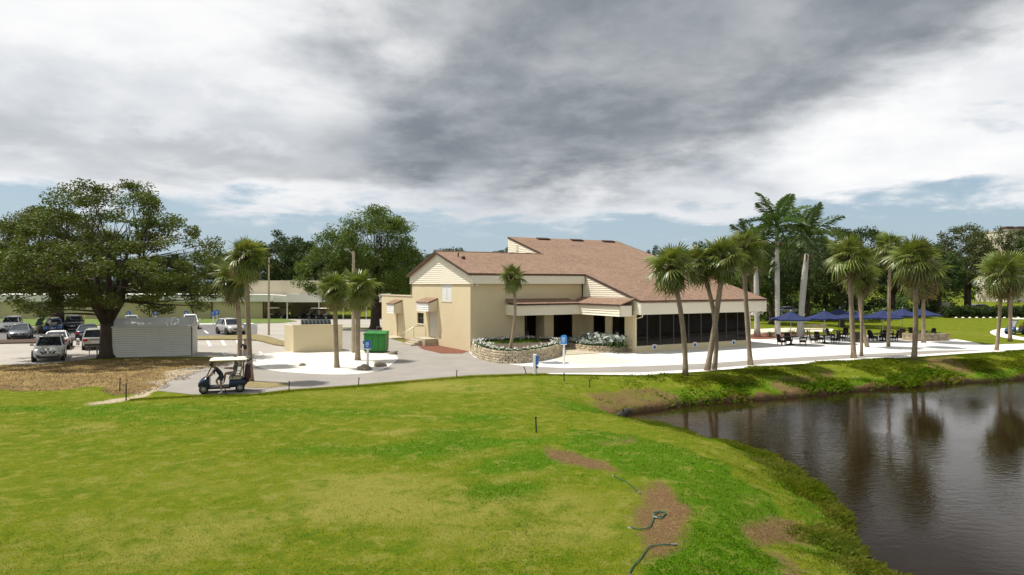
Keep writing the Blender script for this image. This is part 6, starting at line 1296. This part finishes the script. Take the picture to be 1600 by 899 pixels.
# ------------------------------------------------------------------ patio furniture
M_UMB = mat('navy_canvas', (.012, .024, .105), .85, .12, 1.5, trans=.10); M_WICK = mat('dark_wicker', (.032, .018, .014), .7, .4, 20., bump=.8, bscale=40); M_POLE = mat('umbrella_pole', (.55, .52, .42), .5, .1, 4.); M_TTOP = mat('table_top', (.055, .035, .026), .5, .3, 5.); M_CUSH = mat('brown_cushion', (.05, .025, .018), .9, .2, 5.)
def umbrella(label, px, py, rz, rr=1.75, apex=2.95, rim=2.3, tilt=0.):
    x, y = gp(px, py); t = thing('patio_umbrella', label, 'umbrella', (x, y, .016), rz); t.rotation_euler.x = tilt; n = 8; ptz = [(rr*math.cos(k*math.pi/4), rr*math.sin(k*math.pi/4)) for k in range(n)]; b = MB()
    R3 = lambda f, k: (ptz[k % n][0]*f, ptz[k % n][1]*f, apex+(rim-apex)*(f**.92)-.06*math.sin(f*3.14))
    mid = lambda f, k: tuple((Vector(R3(f, k))+Vector(R3(f, k+1)))/2+Vector((0, 0, -.05*f)))
    for k in range(n):
        g = MB(); fs_ = (.06, .35, .68, 1.)
        for i in range(3): g.quad(R3(fs_[i], k), R3(fs_[i+1], k), mid(fs_[i+1], k), mid(fs_[i], k)); g.quad(mid(fs_[i], k), mid(fs_[i+1], k), R3(fs_[i+1], k+1), R3(fs_[i], k+1))
        e0, em, e1 = Vector(R3(1, k)), Vector(mid(1, k)), Vector(R3(1, k+1)); dn = Vector((0, 0, -.11)); g.quad(e0, e0+dn, em+dn, em); g.quad(em, em+dn, e1+dn, e1)
        g.build('canopy_panel', M_UMB, t, fix=False); MB().tube([Vector(R3(.06, k))-Vector((0, 0, .06)), Vector(R3(.5, k))-Vector((0, 0, .08)), Vector(R3(.97, k))-Vector((0, 0, .06))], .012, 4).build('rib', M_POLE, t); MB().tube([(0, 0, rim-.25), Vector(R3(.5, k))-Vector((0, 0, .04))], .01, 4).build('strut', M_POLE, t)
    MB().tube([(0, 0, .05), (0, 0, apex)], .028, 8).build('pole', M_POLE, t); MB().lathe([(.3, 0), (.3, .05), (.1, .09), (.05, .3)], 14).build('base', M_BLACK, t); MB().lathe([(.05, apex-.02), (.05, apex+.05), (.02, apex+.14)], 8).build('finial', M_POLE, t); MB().lathe([(.13, apex-.055), (.02, apex+.02)], 8).build('vent_cap', M_UMB, t); return t
def table(label, x, y):
    t = thing('patio_table', label, 'table', (x, y, .016)); MB().lathe([(.60, .70), (.61, .72), (.60, .745)], 20).build('table_top', M_TTOP, t); MB().lathe([(.055, .0), (.055, .70)], 10).build('pedestal', M_BLACK, t)
    for k in range(4): a_ = k*math.pi/2+.4; MB().tube([(.05*math.cos(a_), .05*math.sin(a_), .12), (.42*math.cos(a_), .42*math.sin(a_), .02)], [.035, .025], 5).build('foot', M_BLACK, t)
    return t
CH = {}
def chair_parts():
    CH['seat'] = (MB().b2(-.27, .27, -.26, .26, .34, .44).mesh('seat', M_CUSH, fix=True), []); CH['backrest'] = (MB().loft([[(-.26, .24, .40), (.26, .24, .40), (.26, .29, .40), (-.26, .29, .40)], [(-.27, .29, .70), (.27, .29, .70), (.27, .34, .70), (-.27, .34, .70)], [(-.22, .36, .98), (.22, .36, .98), (.22, .40, .98), (-.22, .40, .98)]]).mesh('backrest', M_WICK, fix=True), [])
    CH['apron'] = (MB().b2(-.29, .29, -.28, .28, .26, .338).mesh('apron', M_WICK, fix=True), [])
chair_parts(); LEGM = MB().box((0, 0, .13), (.045, .045, .27)).mesh('leg', M_WICK, fix=True); ARMM = MB().tube([(0, -.24, .26), (0, -.25, .60), (0, -.18, .64), (0, .20, .66), (0, .30, .66)], .03, 6).mesh('armrest', M_WICK)
def chair(label, x, y, rz, group):
    t = thing('patio_chair', label, 'chair', (x, y, .016), rz, group)
    for k, (me, _) in CH.items(): link(me, k, t)
    for sx in (-1, 1):
        link(ARMM, 'armrest', t, (sx*.29, 0, 0))
        for sy in (-1, 1): link(LEGM, 'leg', t, (sx*.24, sy*.23, 0))
    return t
um = (('navy umbrella closest to the clubhouse window wall, with a drooped rim', 1235.5, 539.5, .2), ('navy umbrella second along the row from the clubhouse', 1288.5, 537, .5), ('navy umbrella set back between the second and fourth of the row', 1312, 529, .1), ('navy umbrella behind the brown collared bank palm', 1332, 534, .3), ('navy umbrella beside the slender plaza palm', 1379, 533.5, .0), ('navy umbrella between the slender palm and the leaning palm', 1409, 528, .35), ('navy umbrella above the stone planter by the skirted palm', 1441, 529, .15))
setts = {0: (200, 340, 80), 1: (175, 5, 95), 2: (40, 190), 3: (170, 20, 260), 4: (190, 350, 120, 60), 5: (150, 330, 240), 6: (10, 200, 110)}
tl = ('under the umbrella closest to the clubhouse', 'under the second umbrella of the row', 'under the set-back umbrella', 'behind the brown collared palm', 'beside the slender plaza palm', 'between the slender and the leaning palm', 'next to the stone planter')
for k, (lab, px, py, rz) in enumerate(um):
    umbrella(lab, px, py, rz, tilt=R(random.uniform(-2, 2))); x, y = gp(px, py); table('round dark patio table '+tl[k], x+.0, y+.001)
    for j, a_ in enumerate(setts[k]):
        d = Vector((math.cos(R(a_)), math.sin(R(a_)))); chair('dark wicker patio armchair '+tl[k], x+d.x*.98, y+d.y*.98, math.atan2(d.y, d.x)-math.pi/2+random.uniform(-.2, .2), 'patio chairs '+tl[k])
# bench and pale slab table behind the row
x, y = gp(1272, 521.5); t = thing('picnic_bench', 'pale timber bench on the lawn behind the umbrellas', 'bench', (x, y, 0), R(4)); M_PALEW = mat('pale_timber', (.55, .48, .33), .9, .15, 3.)
for k in range(3): MB().b2(-1.6, 1.6, -.3+.2*k, -.12+.2*k, .42, .47).build('slat', M_PALEW, t)
for sx in (-1.2, 1.2): MB().b2(sx-.06, sx+.06, -.28, .28, 0, .418).build('leg', M_PALEW, t)
for k in range(2): MB().b2(-1.6, 1.6, .36, .40, .62+.2*k, .76+.2*k).build('back_slat', M_PALEW, t)
for sx in (-1.2, 1.2): MB().b2(sx-.05, sx+.05, .30, .358, .2, .95).build('back_post', M_PALEW, t)
x, y = gp(1462, 484); t = thing('utility_box', 'grey utility cabinet beside the clipped hedge', 'cabinet', ((1476-800)/F*118, 118, 0)); bevel(MB().b2(-.7, .7, -.4, .4, .06, 2.3).build('cabinet', M_KERB, t), .04); MB().b2(-.8, .8, -.5, .5, 0, .06).build('plinth', M_CONC, t); MB().b2(-.62, .62, -.43, -.402, .25, 2.15).build('door', M_STEP, t)
# garden hoses
M_HOSE = mat('green_hose', (.015, .10, .055), .5, .2, 6.)
def hose(label, pts, r=.013):
    w_ = [Vector((*gp(*p), 0)) for p in pts]; out = []
    for i in range(len(w_)-1):
        p0, p1, p2, p3 = w_[max(i-1, 0)], w_[i], w_[i+1], w_[min(i+2, len(w_)-1)]
        for f in (0, .25, .5, .75): out.append(.5*((2*p1)+(-p0+p2)*f+(2*p0-5*p1+4*p2-p3)*f*f+(-p0+3*p1-3*p2+p3)*f**3))
    out.append(w_[-1]); z = ground_z([(p.x, p.y) for p in out])
    t = thing('garden_hose', label, 'hose', (out[0].x, out[0].y, float(z[0]))); o0 = t.location.copy()
    for p, q in zip(out, z): p.z = q+.03
    MB().tube([p-o0 for p in out], r, 6).build('tube', M_HOSE, t, True, False); e = out[-1]-o0; d = (out[-1]-out[-2]).normalized(); MB().tube([e-d*.02, e+d*.10], [.018, .022], 8).build('coupling', M_METAL, t); MB().tube([-(out[1]-out[0]).normalized()*.08, (out[1]-out[0]).normalized()*.02], [.022, .018], 8).build('coupling', M_METAL, t)
hose('green hose with a loop coiled on the bare soil', ((986,826),(1000,829),(1014,826),(1020,816),(1024,805),(1034,801),(1040,804),(1036,809),(1024,809),(1021,804),(1030,801.5),(1038,803.5),(1034,812),(1026,811)))
hose('green hose running to the sod edge from a brass end', ((984,897),(990,886),(1000,876),(1012,859),(1022,855),(1036,853.5),(1050,853)))
hose('thin green hose lying in the grass above the sod', ((959,745),(968,750),(980,755),(990,764),(998,771)), .010)
